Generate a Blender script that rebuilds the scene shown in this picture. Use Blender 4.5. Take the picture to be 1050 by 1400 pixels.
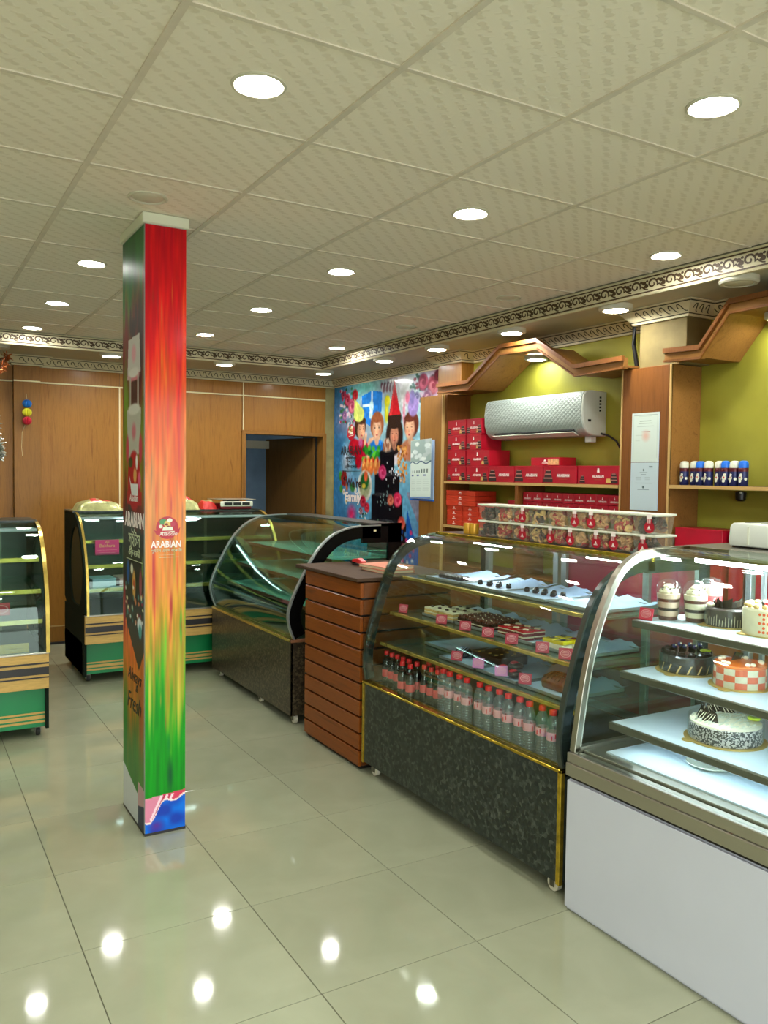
import bpy, bmesh, math, random
import numpy as np
from mathutils import Vector, Matrix

for _o in list(bpy.data.objects):
    bpy.data.objects.remove(_o, do_unlink=True)
SC = bpy.context.scene
COL = SC.collection

# ------------------------------------------------------------------ camera
_th, _p, _r, _f = .5327, .0456, .0132, 1127.0
_F = Vector((math.sin(_th) * math.cos(_p), math.cos(_th) * math.cos(_p), -math.sin(_p)))
_R = Vector((math.cos(_th), -math.sin(_th), 0))
_U = _R.cross(_F)
_R2 = _R * math.cos(_r) + _U * math.sin(_r)
_U2 = -_R * math.sin(_r) + _U * math.cos(_r)
cam_data = bpy.data.cameras.new('camera')
cam = bpy.data.objects.new('camera', cam_data)
COL.objects.link(cam)
cam_data.sensor_fit = 'HORIZONTAL'
cam_data.sensor_width = 36.0
cam_data.lens = 36.0 * _f / 1050.0
cam_data.clip_start = 0.02
cam.matrix_world = Matrix(((_R2.x, _U2.x, -_F.x, 0), (_R2.y, _U2.y, -_F.y, 0), (_R2.z, _U2.z, -_F.z, 1.62), (0, 0, 0, 1)))
SC.camera = cam

# ------------------------------------------------------------------ world: overcast daylight through the open shop front
W = bpy.data.worlds.new('daylight')
SC.world = W
W.use_nodes = True
W.node_tree.nodes['Background'].inputs[0].default_value = (0.90, 0.94, 0.93, 1)
W.node_tree.nodes['Background'].inputs[1].default_value = 5.6
pl = bpy.data.lights.new('shop_front_portal', 'AREA')
pl.shape = 'RECTANGLE'
pl.size = 5.6
pl.size_y = 2.3
pl.cycles.is_portal = True
po = bpy.data.objects.new('shop_front_portal', pl)
COL.objects.link(po)
po.location = (0.6, -1.45, 1.25)
po.rotation_euler = (math.radians(90), 0, 0)

LAMP = 190.0          # emission of the ceiling panels
STRIP_A = 170.0       # led strips in the cake display
STRIP_B = 70.0
SC.view_settings.view_transform = 'Standard'
SC.view_settings.look = 'None'
SC.view_settings.exposure = 0.0
SC.view_settings.gamma = 1.0
SC.view_settings.use_curve_mapping = False
SC.cycles.use_denoising = True
SC.cycles.max_bounces = 8
SC.cycles.diffuse_bounces = 4
SC.cycles.glossy_bounces = 4
SC.cycles.transmission_bounces = 6
SC.cycles.transparent_max_bounces = 32
SC.cycles.sample_clamp_indirect = 4.0
SC.cycles.caustics_reflective = False
SC.cycles.caustics_refractive = False
SC.cycles.blur_glossy = 0.5

random.seed(7)
RNG = np.random.default_rng(5)
PI = math.pi


def lin(c):
    """sRGB 0-255 (or hex) to linear rgba"""
    if isinstance(c, str):
        c = tuple(int(c[i:i + 2], 16) for i in (0, 2, 4))
    o = []
    for v in c[:3]:
        v = v / 255.0
        o.append(v / 12.92 if v <= .04045 else ((v + .055) / 1.055) ** 2.4)
    return (o[0], o[1], o[2], 1.0)


# ------------------------------------------------------------------ materials
MATS = {}


def newmat(name):
    m = bpy.data.materials.new(name)
    m.use_nodes = True
    nt = m.node_tree
    b = nt.nodes['Principled BSDF']
    MATS[name] = m
    return m, nt, b


def coords(nt, scale=(1, 1, 1), rot=(0, 0, 0), kind='Object'):
    tc = nt.nodes.new('ShaderNodeTexCoord')
    mp = nt.nodes.new('ShaderNodeMapping')
    mp.inputs['Scale'].default_value = scale
    mp.inputs['Rotation'].default_value = rot
    nt.links.new(tc.outputs[kind], mp.inputs['Vector'])
    return mp.outputs['Vector']


def ramp(nt, fac, stops):
    r = nt.nodes.new('ShaderNodeValToRGB')
    while len(r.color_ramp.elements) > 1:
        r.color_ramp.elements.remove(r.color_ramp.elements[0])
    r.color_ramp.elements[0].position = stops[0][0]
    r.color_ramp.elements[0].color = stops[0][1]
    for p, c in stops[1:]:
        e = r.color_ramp.elements.new(p)
        e.color = c
    nt.links.new(fac, r.inputs[0])
    return r.outputs[0]


def noise(nt, vec, scale, detail=4, dist=0, rough=.5):
    n = nt.nodes.new('ShaderNodeTexNoise')
    n.inputs['Scale'].default_value = scale
    n.inputs['Detail'].default_value = detail
    n.inputs['Distortion'].default_value = dist
    n.inputs['Roughness'].default_value = rough
    nt.links.new(vec, n.inputs['Vector'])
    return n.outputs[0]


def bump(nt, b, h, strength=.3, dist=.002):
    bp = nt.nodes.new('ShaderNodeBump')
    bp.inputs['Strength'].default_value = strength
    bp.inputs['Distance'].default_value = dist
    nt.links.new(h, bp.inputs['Height'])
    nt.links.new(bp.outputs[0], b.inputs['Normal'])


def M(name, c, rough=.5, metal=0.0, spec=.5, var=0.0, scale=8.0, bmp=0.0, bscale=60.0, coat=0.0, stretch=(1, 1, 1)):
    m, nt, b = newmat(name)
    col = lin(c)
    b.inputs['Base Color'].default_value = col
    b.inputs['Roughness'].default_value = rough
    b.inputs['Metallic'].default_value = metal
    b.inputs['Specular IOR Level'].default_value = spec
    b.inputs['Coat Weight'].default_value = coat
    b.inputs['Coat Roughness'].default_value = .08
    v = coords(nt, stretch)
    if var > 0:
        n = noise(nt, v, scale, 5)
        lo = tuple(x * (1 - var) for x in col[:3]) + (1,)
        hi = tuple(min(1, x * (1 + var)) for x in col[:3]) + (1,)
        nt.links.new(ramp(nt, n, [(.3, lo), (.7, hi)]), b.inputs['Base Color'])
    if bmp > 0:
        bump(nt, b, noise(nt, v, bscale, 3), bmp)
    return m


def wood(name, c1, c2, c3=None, axis='z', rough=.35, scale=1.0, coat=.2):
    m, nt, b = newmat(name)
    st = {'z': (14, 14, .9), 'y': (14, .9, 14), 'x': (.9, 14, 14)}[axis]
    oi = nt.nodes.new('ShaderNodeObjectInfo')
    v0 = coords(nt, tuple(s * scale for s in st))
    va = nt.nodes.new('ShaderNodeVectorMath')
    va.operation = 'ADD'
    sc = nt.nodes.new('ShaderNodeVectorMath')
    sc.operation = 'SCALE'
    sc.inputs['Scale'].default_value = 7.0
    cmb = nt.nodes.new('ShaderNodeCombineXYZ')
    for i in range(3):
        nt.links.new(oi.outputs['Random'], cmb.inputs[i])
    nt.links.new(cmb.outputs[0], sc.inputs[0])
    nt.links.new(v0, va.inputs[0])
    nt.links.new(sc.outputs[0], va.inputs[1])
    v = va.outputs[0]
    n = noise(nt, v, 1.2, 6, 1.4, .6)
    c3 = c3 or c2
    base = ramp(nt, n, [(.25, lin(c2)), (.45, lin(c1)), (.6, lin(c1)), (.78, lin(c3))])
    n2 = noise(nt, v, 9.0, 4, .3, .7)
    fine = ramp(nt, n2, [(.3, (.72, .7, .66, 1)), (.55, (1, 1, 1, 1))])
    mx = nt.nodes.new('ShaderNodeMix')
    mx.data_type = 'RGBA'
    mx.blend_type = 'MULTIPLY'
    mx.inputs['Factor'].default_value = .7
    nt.links.new(base, mx.inputs['A'])
    nt.links.new(fine, mx.inputs['B'])
    nt.links.new(mx.outputs['Result'], b.inputs['Base Color'])
    b.inputs['Roughness'].default_value = rough
    b.inputs['Specular IOR Level'].default_value = .25
    b.inputs['Coat Weight'].default_value = coat
    b.inputs['Coat Roughness'].default_value = .15
    bump(nt, b, n2, .08, .001)
    return m


def glass(name, tint, refl=1.0, base=0.0, basecol=(255, 255, 255), rough=0.0, ior=1.5):
    """clear sheet: fresnel reflection over a tinted see-through"""
    m = bpy.data.materials.new(name)
    m.use_nodes = True
    nt = m.node_tree
    nt.nodes.clear()
    out = nt.nodes.new('ShaderNodeOutputMaterial')
    tr = nt.nodes.new('ShaderNodeBsdfTransparent')
    tr.inputs[0].default_value = lin(tint)
    gl = nt.nodes.new('ShaderNodeBsdfGlossy')
    gl.inputs['Roughness'].default_value = rough
    gl.inputs[0].default_value = (.9, 1, .96, 1)
    fr = nt.nodes.new('ShaderNodeFresnel')
    geo = nt.nodes.new('ShaderNodeNewGeometry')
    eta = nt.nodes.new('ShaderNodeMapRange')      # leaving the sheet uses the inverse index, so no false total reflection
    eta.inputs['To Min'].default_value = ior
    eta.inputs['To Max'].default_value = 1.0 / ior
    nt.links.new(geo.outputs['Backfacing'], eta.inputs[0])
    nt.links.new(eta.outputs[0], fr.inputs[0])
    mul = nt.nodes.new('ShaderNodeMath')
    mul.operation = 'MULTIPLY'
    mul.inputs[1].default_value = refl
    mul.use_clamp = True
    nt.links.new(fr.outputs[0], mul.inputs[0])
    mx = nt.nodes.new('ShaderNodeMixShader')
    nt.links.new(mul.outputs[0], mx.inputs[0])
    src = tr.outputs[0]
    if base > 0:
        df = nt.nodes.new('ShaderNodeBsdfDiffuse')
        df.inputs[0].default_value = lin(basecol)
        m2 = nt.nodes.new('ShaderNodeMixShader')
        m2.inputs[0].default_value = base
        nt.links.new(tr.outputs[0], m2.inputs[1])
        nt.links.new(df.outputs[0], m2.inputs[2])
        src = m2.outputs[0]
    nt.links.new(src, mx.inputs[1])
    nt.links.new(gl.outputs[0], mx.inputs[2])
    nt.links.new(mx.outputs[0], out.inputs[0])
    MATS[name] = m
    return m


def emit(name, c, s):
    m = bpy.data.materials.new(name)
    m.use_nodes = True
    nt = m.node_tree
    nt.nodes.clear()
    out = nt.nodes.new('ShaderNodeOutputMaterial')
    e = nt.nodes.new('ShaderNodeEmission')
    e.inputs[0].default_value = c
    e.inputs[1].default_value = s
    nt.links.new(e.outputs[0], out.inputs[0])
    MATS[name] = m
    return m


def painted(name, rough=.25, coat=.3):
    m, nt, b = newmat(name)
    a = nt.nodes.new('ShaderNodeVertexColor')
    a.layer_name = 'paint'
    nt.links.new(a.outputs[0], b.inputs['Base Color'])
    b.inputs['Roughness'].default_value = rough
    b.inputs['Specular IOR Level'].default_value = .2
    b.inputs['Coat Weight'].default_value = coat
    b.inputs['Coat Roughness'].default_value = .1
    return m


def granite(name, cols, scale=70):
    m, nt, b = newmat(name)
    v = coords(nt)
    vo = nt.nodes.new('ShaderNodeTexVoronoi')
    vo.inputs['Scale'].default_value = scale
    nt.links.new(v, vo.inputs['Vector'])
    n = noise(nt, v, scale * .6, 6, .6, .75)
    mx = nt.nodes.new('ShaderNodeMix')
    mx.data_type = 'FLOAT'
    mx.inputs[0].default_value = .62
    sep = nt.nodes.new('ShaderNodeSeparateColor')
    nt.links.new(vo.outputs['Color'], sep.inputs[0])
    nt.links.new(sep.outputs[0], mx.inputs[2])
    nt.links.new(n, mx.inputs[3])
    col = ramp(nt, mx.outputs[0], [(.2, lin(cols[0])), (.42, lin(cols[1])), (.58, lin(cols[2])), (.8, lin(cols[3]))])
    nt.links.new(col, b.inputs['Base Color'])
    b.inputs['Roughness'].default_value = .3
    return m


M('ceiling_tile', (196, 196, 166), .75, var=.05, scale=3, bmp=.25, bscale=45)
# embossed little leaves on the ceiling tiles, in a regular repeat
m, nt, b = newmat('ceiling_emboss')
v = coords(nt)
sxyz = nt.nodes.new('ShaderNodeSeparateXYZ')
nt.links.new(v, sxyz.inputs[0])


def MT(op, a, bb=None):
    n_ = nt.nodes.new('ShaderNodeMath')
    n_.operation = op
    for i_, x_ in enumerate((a, bb)):
        if x_ is None:
            continue
        if isinstance(x_, (int, float)):
            n_.inputs[i_].default_value = x_
        else:
            nt.links.new(x_, n_.inputs[i_])
    return n_.outputs[0]


tx = MT('MULTIPLY', sxyz.outputs[0], 73.3)
ty = MT('MULTIPLY', sxyz.outputs[1], 73.3)
w1 = MT('MULTIPLY', MT('SINE', MT('ADD', tx, MT('MULTIPLY', MT('SINE', MT('MULTIPLY', ty, 2.0)), .8))), MT('SINE', ty))
w2 = MT('MULTIPLY', MT('SINE', MT('MULTIPLY', tx, 2.0)), MT('SINE', MT('ADD', MT('MULTIPLY', ty, 2.0), tx)))
nn = noise(nt, v, 36, 3)
hsum = MT('ADD', MT('ADD', w1, MT('MULTIPLY', w2, .55)), MT('MULTIPLY', nn, .5))
pat = ramp(nt, MT('ADD', MT('MULTIPLY', hsum, .4), .35), [(.55, (0, 0, 0, 1)), (.72, (1, 1, 1, 1))])
col = ramp(nt, pat, [(0, lin((246, 238, 224))), (1, lin((234, 225, 209)))])
nt.links.new(col, b.inputs['Base Color'])
b.inputs['Roughness'].default_value = .7
bump(nt, b, pat, .5, .0015)

M('ceiling_bar', (222, 213, 198), .5, var=.08, scale=12)
M('dark_gap', (38, 36, 28), .9)
M('soffit', (180, 176, 154), .6, var=.07, scale=2)
M('cornice_cream', (214, 206, 172), .5, var=.06, scale=10)
M('cornice_brown', (74, 54, 30), .55, var=.2, scale=30)
M('cornice_brown_lower', (58, 56, 42), .55, var=.2, scale=30)
# polished porcelain
m, nt, b = newmat('floor_tile')
oi = nt.nodes.new('ShaderNodeObjectInfo')
v = coords(nt, kind='Generated')
n = noise(nt, v, 2.4, 6, .4)
c0 = ramp(nt, n, [(.3, lin((152, 156, 130))), (.7, lin((163, 166, 140)))])
hs = nt.nodes.new('ShaderNodeHueSaturation')
mr = nt.nodes.new('ShaderNodeMapRange')
mr.inputs['To Min'].default_value = .96
mr.inputs['To Max'].default_value = 1.04
nt.links.new(oi.outputs['Random'], mr.inputs[0])
nt.links.new(mr.outputs[0], hs.inputs['Value'])
nt.links.new(c0, hs.inputs['Color'])
nt.links.new(hs.outputs[0], b.inputs['Base Color'])
b.inputs['Roughness'].default_value = .055
b.inputs['Specular IOR Level'].default_value = .5
M('grout', (92, 92, 72), .8)
wood('oak', (152, 104, 40), (130, 82, 26), (106, 64, 18), coat=.08, rough=.45)
wood('oak_side', (142, 98, 40), (120, 78, 28), (98, 60, 20), coat=.08, rough=.45)
wood('cabinet_wood', (124, 76, 32), (102, 60, 22), (80, 44, 16), coat=.06, rough=.45)
wood('cabinet_dark', (120, 66, 28), (96, 50, 20), (78, 38, 14))
wood('pelmet_wood', (146, 102, 50), (124, 82, 36), (100, 62, 26), axis='y', coat=.06, rough=.5)
wood('slat_wood', (132, 68, 20), (104, 48, 12), (78, 34, 8), axis='y', coat=.12)
wood('slat_wood_x', (106, 60, 26), (82, 44, 16), (64, 32, 10), axis='x', coat=.1)
wood('door_wood', (108, 78, 40), (88, 60, 28), (70, 46, 20))
wood('counter_top', (74, 54, 38), (60, 42, 28), axis='y', coat=.0, rough=.75)
M('gold_strip', (190, 156, 96), .4)
M('pale_trim', (226, 216, 168), .5)
M('brass', (190, 160, 52), .22, .85, var=.35, scale=30)
M('brass_yellow', (198, 172, 84), .25, .7, var=.3, scale=20)
M('stripe_tan', (206, 168, 92), .45, var=.12, scale=20, stretch=(1, 6, 6))
M('stripe_black', (24, 20, 16), .4)
M('green_panel', (0, 128, 70), .35, var=.1, scale=3)
M('dark_green_side', (16, 30, 20), .75, spec=.12, var=.2, scale=3)
M('black_gloss', (6, 7, 7), .25, spec=.2)
M('black_frame', (12, 13, 13), .3)
M('grey_frame', (52, 60, 54), .2)
M('smoke_edge', (34, 44, 40), .1, coat=.5)
M('steel', (170, 166, 152), .28, .85)
M('steel_dark', (112, 110, 98), .35, .8)
M('aluminium', (160, 168, 168), .35, .7)
M('white_panel', (196, 200, 212), .3, var=.02, scale=4)
M('white_plastic', (214, 220, 208), .35)
M('white_board', (208, 226, 236), .3)
M('paper_blue', (180, 206, 236), .45)
M('mustard_wall', (150, 146, 44), .65, var=.16, scale=2.2, bmp=.1, bscale=20)
M('plaster_tan', (142, 132, 86), .8, var=.3, scale=6)
M('pilaster_tan', (118, 104, 62), .8, var=.2, scale=6)
M('blue_room', (84, 106, 124), .8, var=.25, scale=2.5)
M('room_wall', (182, 176, 140), .8)
M('pavement', (150, 148, 138), .9, var=.1)
M('crimson', (176, 14, 40), .38, var=.08, scale=10)
M('crimson_board', (158, 36, 66), .4)
M('crimson_text', (172, 62, 86), .4)
M('crimson_dark', (120, 8, 26), .45)
M('orange_red', (206, 58, 32), .42, var=.12, scale=14)
M('pinkish', (206, 84, 84), .5)
M('print_white', (240, 228, 222), .5)
M('print_dark', (44, 22, 22), .5)
M('print_dull', (176, 116, 104), .5)
M('print_gold', (206, 170, 92), .5)
M('text_black', (22, 26, 30), .5)
M('text_green', (196, 206, 170), .5)
M('chocolate', (44, 26, 20), .35, var=.3, scale=60, bmp=.4, bscale=120)
M('chocolate_gloss', (30, 20, 16), .12, coat=.6)
M('choco_brown', (92, 44, 26), .3, var=.3, scale=40, coat=.3)
M('cream', (240, 232, 200), .55, var=.05, scale=40, bmp=.5, bscale=90)
M('cream_pink', (214, 186, 160), .55)
M('sponge', (222, 188, 116), .8, var=.15, scale=90)
M('jelly_red', (196, 22, 40), .12, coat=.6)
M('yellow_glaze', (238, 214, 20), .15, coat=.5)
M('orange_glaze', (250, 120, 30), .15, coat=.5)
M('orange_dark', (226, 92, 34), .4)
M('copper_edge', (140, 92, 62), .45)
m, nt, b = newmat('sprinkle')
v = coords(nt)
vo = nt.nodes.new('ShaderNodeTexVoronoi')
vo.inputs['Scale'].default_value = 210
nt.links.new(v, vo.inputs['Vector'])
sp = nt.nodes.new('ShaderNodeSeparateColor')
nt.links.new(vo.outputs['Color'], sp.inputs[0])
nt.links.new(ramp(nt, sp.outputs[0], [(.42, lin((26, 20, 20))), (.5, lin((60, 52, 50))), (.62, lin((216, 210, 204)))]), b.inputs['Base Color'])
bump(nt, b, sp.outputs[1], .5, .002)
M('lime', (176, 196, 40), .35)
M('gold_board', (206, 176, 96), .35, .5)
M('cap_red', (214, 30, 34), .35)
M('label_red', (216, 84, 84), .4)
M('label_pink', (226, 166, 172), .45)
M('label_blue', (120, 160, 210), .45)
M('cola', (24, 12, 10), .08)
M('can_navy', (34, 42, 92), .3, .2)
M('can_maroon', (92, 28, 34), .3, .2)
M('cap_blue', (20, 110, 220), .35)
M('cap_white', (222, 226, 206), .4)
M('biscuit', (214, 166, 112), .7, var=.25, scale=60)
M('biscuit_red', (176, 42, 40), .7)
M('biscuit_dark', (66, 44, 40), .7)
M('bag_foil', (176, 178, 120), .3, .3, var=.3, scale=20)
M('bag_red', (196, 40, 34), .4)
M('bag_green', (70, 140, 84), .4)
M('magenta', (170, 34, 96), .4)
M('tag_pink', (176, 44, 70), .45)
M('tag_red', (198, 36, 66), .45)
M('tag_lilac', (206, 130, 190), .45)
M('ball_blue', (20, 110, 190), .7)
M('ball_yellow', (216, 214, 40), .7)
M('ball_red', (190, 26, 50), .7)
M('tinsel_silver', (196, 200, 186), .25, .8)
M('tinsel_copper', (170, 96, 50), .3, .8)
M('rubber', (40, 40, 38), .7)
M('caster_white', (214, 210, 190), .4)
M('cable_black', (16, 16, 18), .5)
M('tape_gold', (212, 160, 50), .3, .3)
M('ledger', (206, 126, 96), .6)
M('ledger_pages', (226, 212, 178), .7)
M('teal_shelf', (120, 176, 168), .2)
M('lamp_housing', (206, 204, 186), .5)
M('lamp_off', (216, 214, 196), .45)
M('pillar_white', (176, 180, 180), .4)
M('display_dark', (12, 28, 24), .3)
painted('poster_print')
painted('pillar_print', .18, .12)
painted('pillar_side_print', .4, .04)
painted('plain_print', .5, .05)
# quilted air conditioner front
m, nt, b = newmat('quilted_white')
b.inputs['Base Color'].default_value = lin((170, 184, 178))
b.inputs['Roughness'].default_value = .3
tc = nt.nodes.new('ShaderNodeTexCoord')
sx = nt.nodes.new('ShaderNodeSeparateXYZ')
nt.links.new(tc.outputs['Object'], sx.inputs[0])


def mth(op, a, bb):
    n_ = nt.nodes.new('ShaderNodeMath')
    n_.operation = op
    for i, x in enumerate((a, bb)):
        if x is None:
            continue
        if isinstance(x, (int, float)):
            n_.inputs[i].default_value = x
        else:
            nt.links.new(x, n_.inputs[i])
    return n_.outputs[0]


ya = mth('MULTIPLY', sx.outputs['Y'], 78.0)
za = mth('MULTIPLY', sx.outputs['Z'], 105.0)
s1 = mth('ABSOLUTE', mth('SINE', mth('ADD', ya, za), None), None)
s2 = mth('ABSOLUTE', mth('SINE', mth('SUBTRACT', ya, za), None), None)
mn = mth('MINIMUM', s1, s2)
msk = nt.nodes.new('ShaderNodeMapRange')
msk.inputs['From Min'].default_value = -.01
msk.inputs['From Max'].default_value = .05
nt.links.new(sx.outputs['Z'], msk.inputs[0])
hh = mth('MULTIPLY', mn, msk.outputs[0])
bump(nt, b, hh, .45, .005)
granite('granite_black', [(14, 20, 17), (26, 34, 30), (42, 50, 44), (84, 92, 82)], 60)
granite('granite_brown', [(20, 16, 12), (46, 38, 28), (70, 60, 44), (108, 98, 74)], 90)
glass('clear_glass', (250, 254, 252), .85)
glass('green_glass', (232, 246, 240), .9)
glass('shelf_glass', (232, 246, 238), .9, .08, (170, 196, 176))
glass('teal_glass', (170, 220, 206), .8, .65, (150, 214, 200))
glass('tub_plastic', (250, 250, 246), .5, .10, (230, 235, 220))
glass('bottle_plastic', (246, 250, 252), 1.6, .09, (220, 230, 236), .03)
glass('clear_film', (252, 253, 253), .8, .02, (230, 235, 235), .02)
glass('cola_bottle_clear', (250, 250, 250), 1.2, .0, (0, 0, 0), .02)
glass('dark_oval_glass', (120, 136, 116), .35, .45, (70, 82, 66))
emit('lamp_lit', (1.0, .99, .93, 1), LAMP)
emit('lamp_small', (.98, 1.0, .93, 1), LAMP * .5)
emit('strip_cool', (.80, .93, 1.0, 1), STRIP_A)
emit('strip_shelf', (.78, .92, 1.0, 1), 26.0)
emit('strip_dim', (.85, .95, 1.0, 1), 16.0)
emit('strip_soft', (.85, .95, 1.0, 1), STRIP_B)


# ------------------------------------------------------------------ geometry helpers
def base_of(o):
    v = Vector((0, 0, 0))
    while o is not None:
        v += Vector(o.location)
        o = o.parent
    return v


class G:
    """collects shapes in world coordinates; make() links them as one mesh object"""

    def __init__(s):
        s.v, s.f, s.m = [], [], []

    def add(s, vs, fs, m=0):
        n = len(s.v)
        s.v += [tuple(p) for p in vs]
        s.f += [tuple(i + n for i in f) for f in fs]
        s.m += [m] * len(fs)
        return s

    def box(s, x0, x1, y0, y1, z0, z1, m=0):
        x0, x1 = min(x0, x1), max(x0, x1)
        y0, y1 = min(y0, y1), max(y0, y1)
        z0, z1 = min(z0, z1), max(z0, z1)
        return s.add([(x0, y0, z0), (x1, y0, z0), (x1, y1, z0), (x0, y1, z0), (x0, y0, z1), (x1, y0, z1), (x1, y1, z1), (x0, y1, z1)],
                     [(3, 2, 1, 0), (4, 5, 6, 7), (0, 1, 5, 4), (1, 2, 6, 5), (2, 3, 7, 6), (3, 0, 4, 7)], m)

    def _p(s, axis, u, v, a):
        return (a, u, v) if axis == 'x' else ((u, a, v) if axis == 'y' else (u, v, a))

    def prism(s, poly, axis, a, b, m=0):
        n = len(poly)
        vs = [s._p(axis, u, v, a) for u, v in poly] + [s._p(axis, u, v, b) for u, v in poly]
        fs = [(i, (i + 1) % n, (i + 1) % n + n, i + n) for i in range(n)]
        fs += [tuple(range(n))[::-1], tuple(range(n, 2 * n))]
        return s.add(vs, fs, m)

    def ring(s, outer, inner, axis, a, b, m=0, closed=True):
        n = len(outer)
        vs = []
        for lst, t in ((outer, a), (inner, a), (outer, b), (inner, b)):
            vs += [s._p(axis, u, v, t) for u, v in lst]
        fs = []
        for i in range(n if closed else n - 1):
            j = (i + 1) % n
            fs += [(i, j, n + j, n + i), (2 * n + i, 3 * n + i, 3 * n + j, 2 * n + j), (i, 2 * n + i, 2 * n + j, j), (n + i, n + j, 3 * n + j, 3 * n + i)]
        if not closed:
            for i in (0, n - 1):
                fs.append((i, n + i, 3 * n + i, 2 * n + i))
        return s.add(vs, fs, m)

    def lathe(s, prof, c=(0, 0, 0), n=16, m=0, mats=None, caps=True):
        vs = []
        for r, z in prof:
            for k in range(n):
                a = 2 * PI * k / n
                vs.append((c[0] + r * math.cos(a), c[1] + r * math.sin(a), c[2] + z))
        base = len(s.v)
        s.v += vs
        for i in range(len(prof) - 1):
            mm = mats[i] if mats else m
            for k in range(n):
                k2 = (k + 1) % n
                s.f.append((base + i * n + k, base + i * n + k2, base + (i + 1) * n + k2, base + (i + 1) * n + k))
                s.m.append(mm)
        if caps:
            s.f.append(tuple(base + k for k in range(n))[::-1])
            s.m.append(mats[0] if mats else m)
            e = base + (len(prof) - 1) * n
            s.f.append(tuple(e + k for k in range(n)))
            s.m.append(mats[-1] if mats else m)
        return s

    def tube(s, path, r, n=6, m=0, closed=False):
        P = [Vector(p) for p in path]
        rs = r if isinstance(r, (list, tuple)) else [r] * len(P)
        base = len(s.v)
        for i, p in enumerate(P):
            d = (P[min(i + 1, len(P) - 1)] - P[max(i - 1, 0)]).normalized()
            u = d.cross(Vector((0, 0, 1)))
            if u.length < .01:
                u = d.cross(Vector((0, 1, 0)))
            u.normalize()
            w = d.cross(u)
            for k in range(n):
                a = 2 * PI * k / n
                s.v.append(tuple(p + (u * math.cos(a) + w * math.sin(a)) * rs[i]))
        for i in range(len(P) - 1):
            for k in range(n):
                k2 = (k + 1) % n
                s.f.append((base + i * n + k, base + i * n + k2, base + (i + 1) * n + k2, base + (i + 1) * n + k))
                s.m.append(m)
        s.f.append(tuple(base + k for k in range(n))[::-1])
        s.m.append(m)
        e = base + (len(P) - 1) * n
        s.f.append(tuple(e + k for k in range(n)))
        s.m.append(m)
        return s

    def ball(s, c, rx, ry=None, rz=None, n=12, m=0):
        ry = ry or rx
        rz = rz or rx
        k = max(4, n // 2)
        base = len(s.v)
        s.v.append((c[0], c[1], c[2] - rz))
        for i in range(1, k):
            t = PI * i / k
            for j in range(n):
                a = 2 * PI * j / n
                s.v.append((c[0] + rx * math.sin(t) * math.cos(a), c[1] + ry * math.sin(t) * math.sin(a), c[2] - rz * math.cos(t)))
        s.v.append((c[0], c[1], c[2] + rz))
        top = len(s.v) - 1
        for j in range(n):
            s.f.append((base, base + 1 + (j + 1) % n, base + 1 + j))
            s.m.append(m)
            s.f.append((top, base + 1 + (k - 2) * n + j, base + 1 + (k - 2) * n + (j + 1) % n))
            s.m.append(m)
        for i in range(k - 2):
            for j in range(n):
                j2 = (j + 1) % n
                b0 = base + 1 + i * n
                s.f.append((b0 + j, b0 + j2, b0 + n + j2, b0 + n + j))
                s.m.append(m)
        return s

    def make(s, name, mats, parent=None, bevel=0.0, smooth=True, origin=None, seg=1, ang=.6):
        me = bpy.data.meshes.new(name)
        b = base_of(parent) if parent is not None else Vector(origin or (0, 0, 0))
        me.from_pydata([(x - b.x, y - b.y, z - b.z) for x, y, z in s.v], [], s.f)
        if not isinstance(mats, (list, tuple)):
            mats = [mats]
        for mm in mats:
            me.materials.append(MATS[mm])
        me.polygons.foreach_set('material_index', s.m)
        bm = bmesh.new()
        bm.from_mesh(me)
        if len(s.f) < 60000:
            bmesh.ops.recalc_face_normals(bm, faces=bm.faces)
        if bevel > 0:
            es = [e for e in bm.edges if len(e.link_faces) == 2 and e.calc_face_angle(0) > .6]
            bmesh.ops.bevel(bm, geom=es, offset=bevel, segments=seg, profile=.5, affect='EDGES', clamp_overlap=True)
        bm.to_mesh(me)
        bm.free()
        if smooth:
            me.polygons.foreach_set('use_smooth', [True] * len(me.polygons))
            me.set_sharp_from_angle(angle=ang)
        o = bpy.data.objects.new(name, me)
        COL.objects.link(o)
        if parent is not None:
            o.parent = parent
        else:
            o.location = b
        return o


def tag(o, label=None, cat=None, group=None, kind=None):
    if label:
        o['label'] = label
    if cat:
        o['category'] = cat
    if group:
        o['group'] = group
    if kind:
        o['kind'] = kind
    return o


def thing(name, label, cat, loc=(0, 0, 0), group=None):
    o = bpy.data.objects.new(name, None)
    o.empty_display_size = .05
    COL.objects.link(o)
    o.location = loc
    return tag(o, label, cat, group)


def kids(o):
    return [c for c in o.children]


def copy_tree(o, parent=None, loc=None, rotz=None, label=None, group=None):
    c = o.copy()
    COL.objects.link(c)
    if parent is not None:
        c.parent = parent
    if loc is not None:
        c.location = loc
    if rotz is not None:
        c.rotation_euler = (0, 0, rotz)
    if label:
        c['label'] = label
    if group:
        c['group'] = group
    for ch in list(o.children):
        copy_tree(ch, c)
    return c


def struct(o):
    o['kind'] = 'structure'
    return o


TXT = {}


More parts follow.
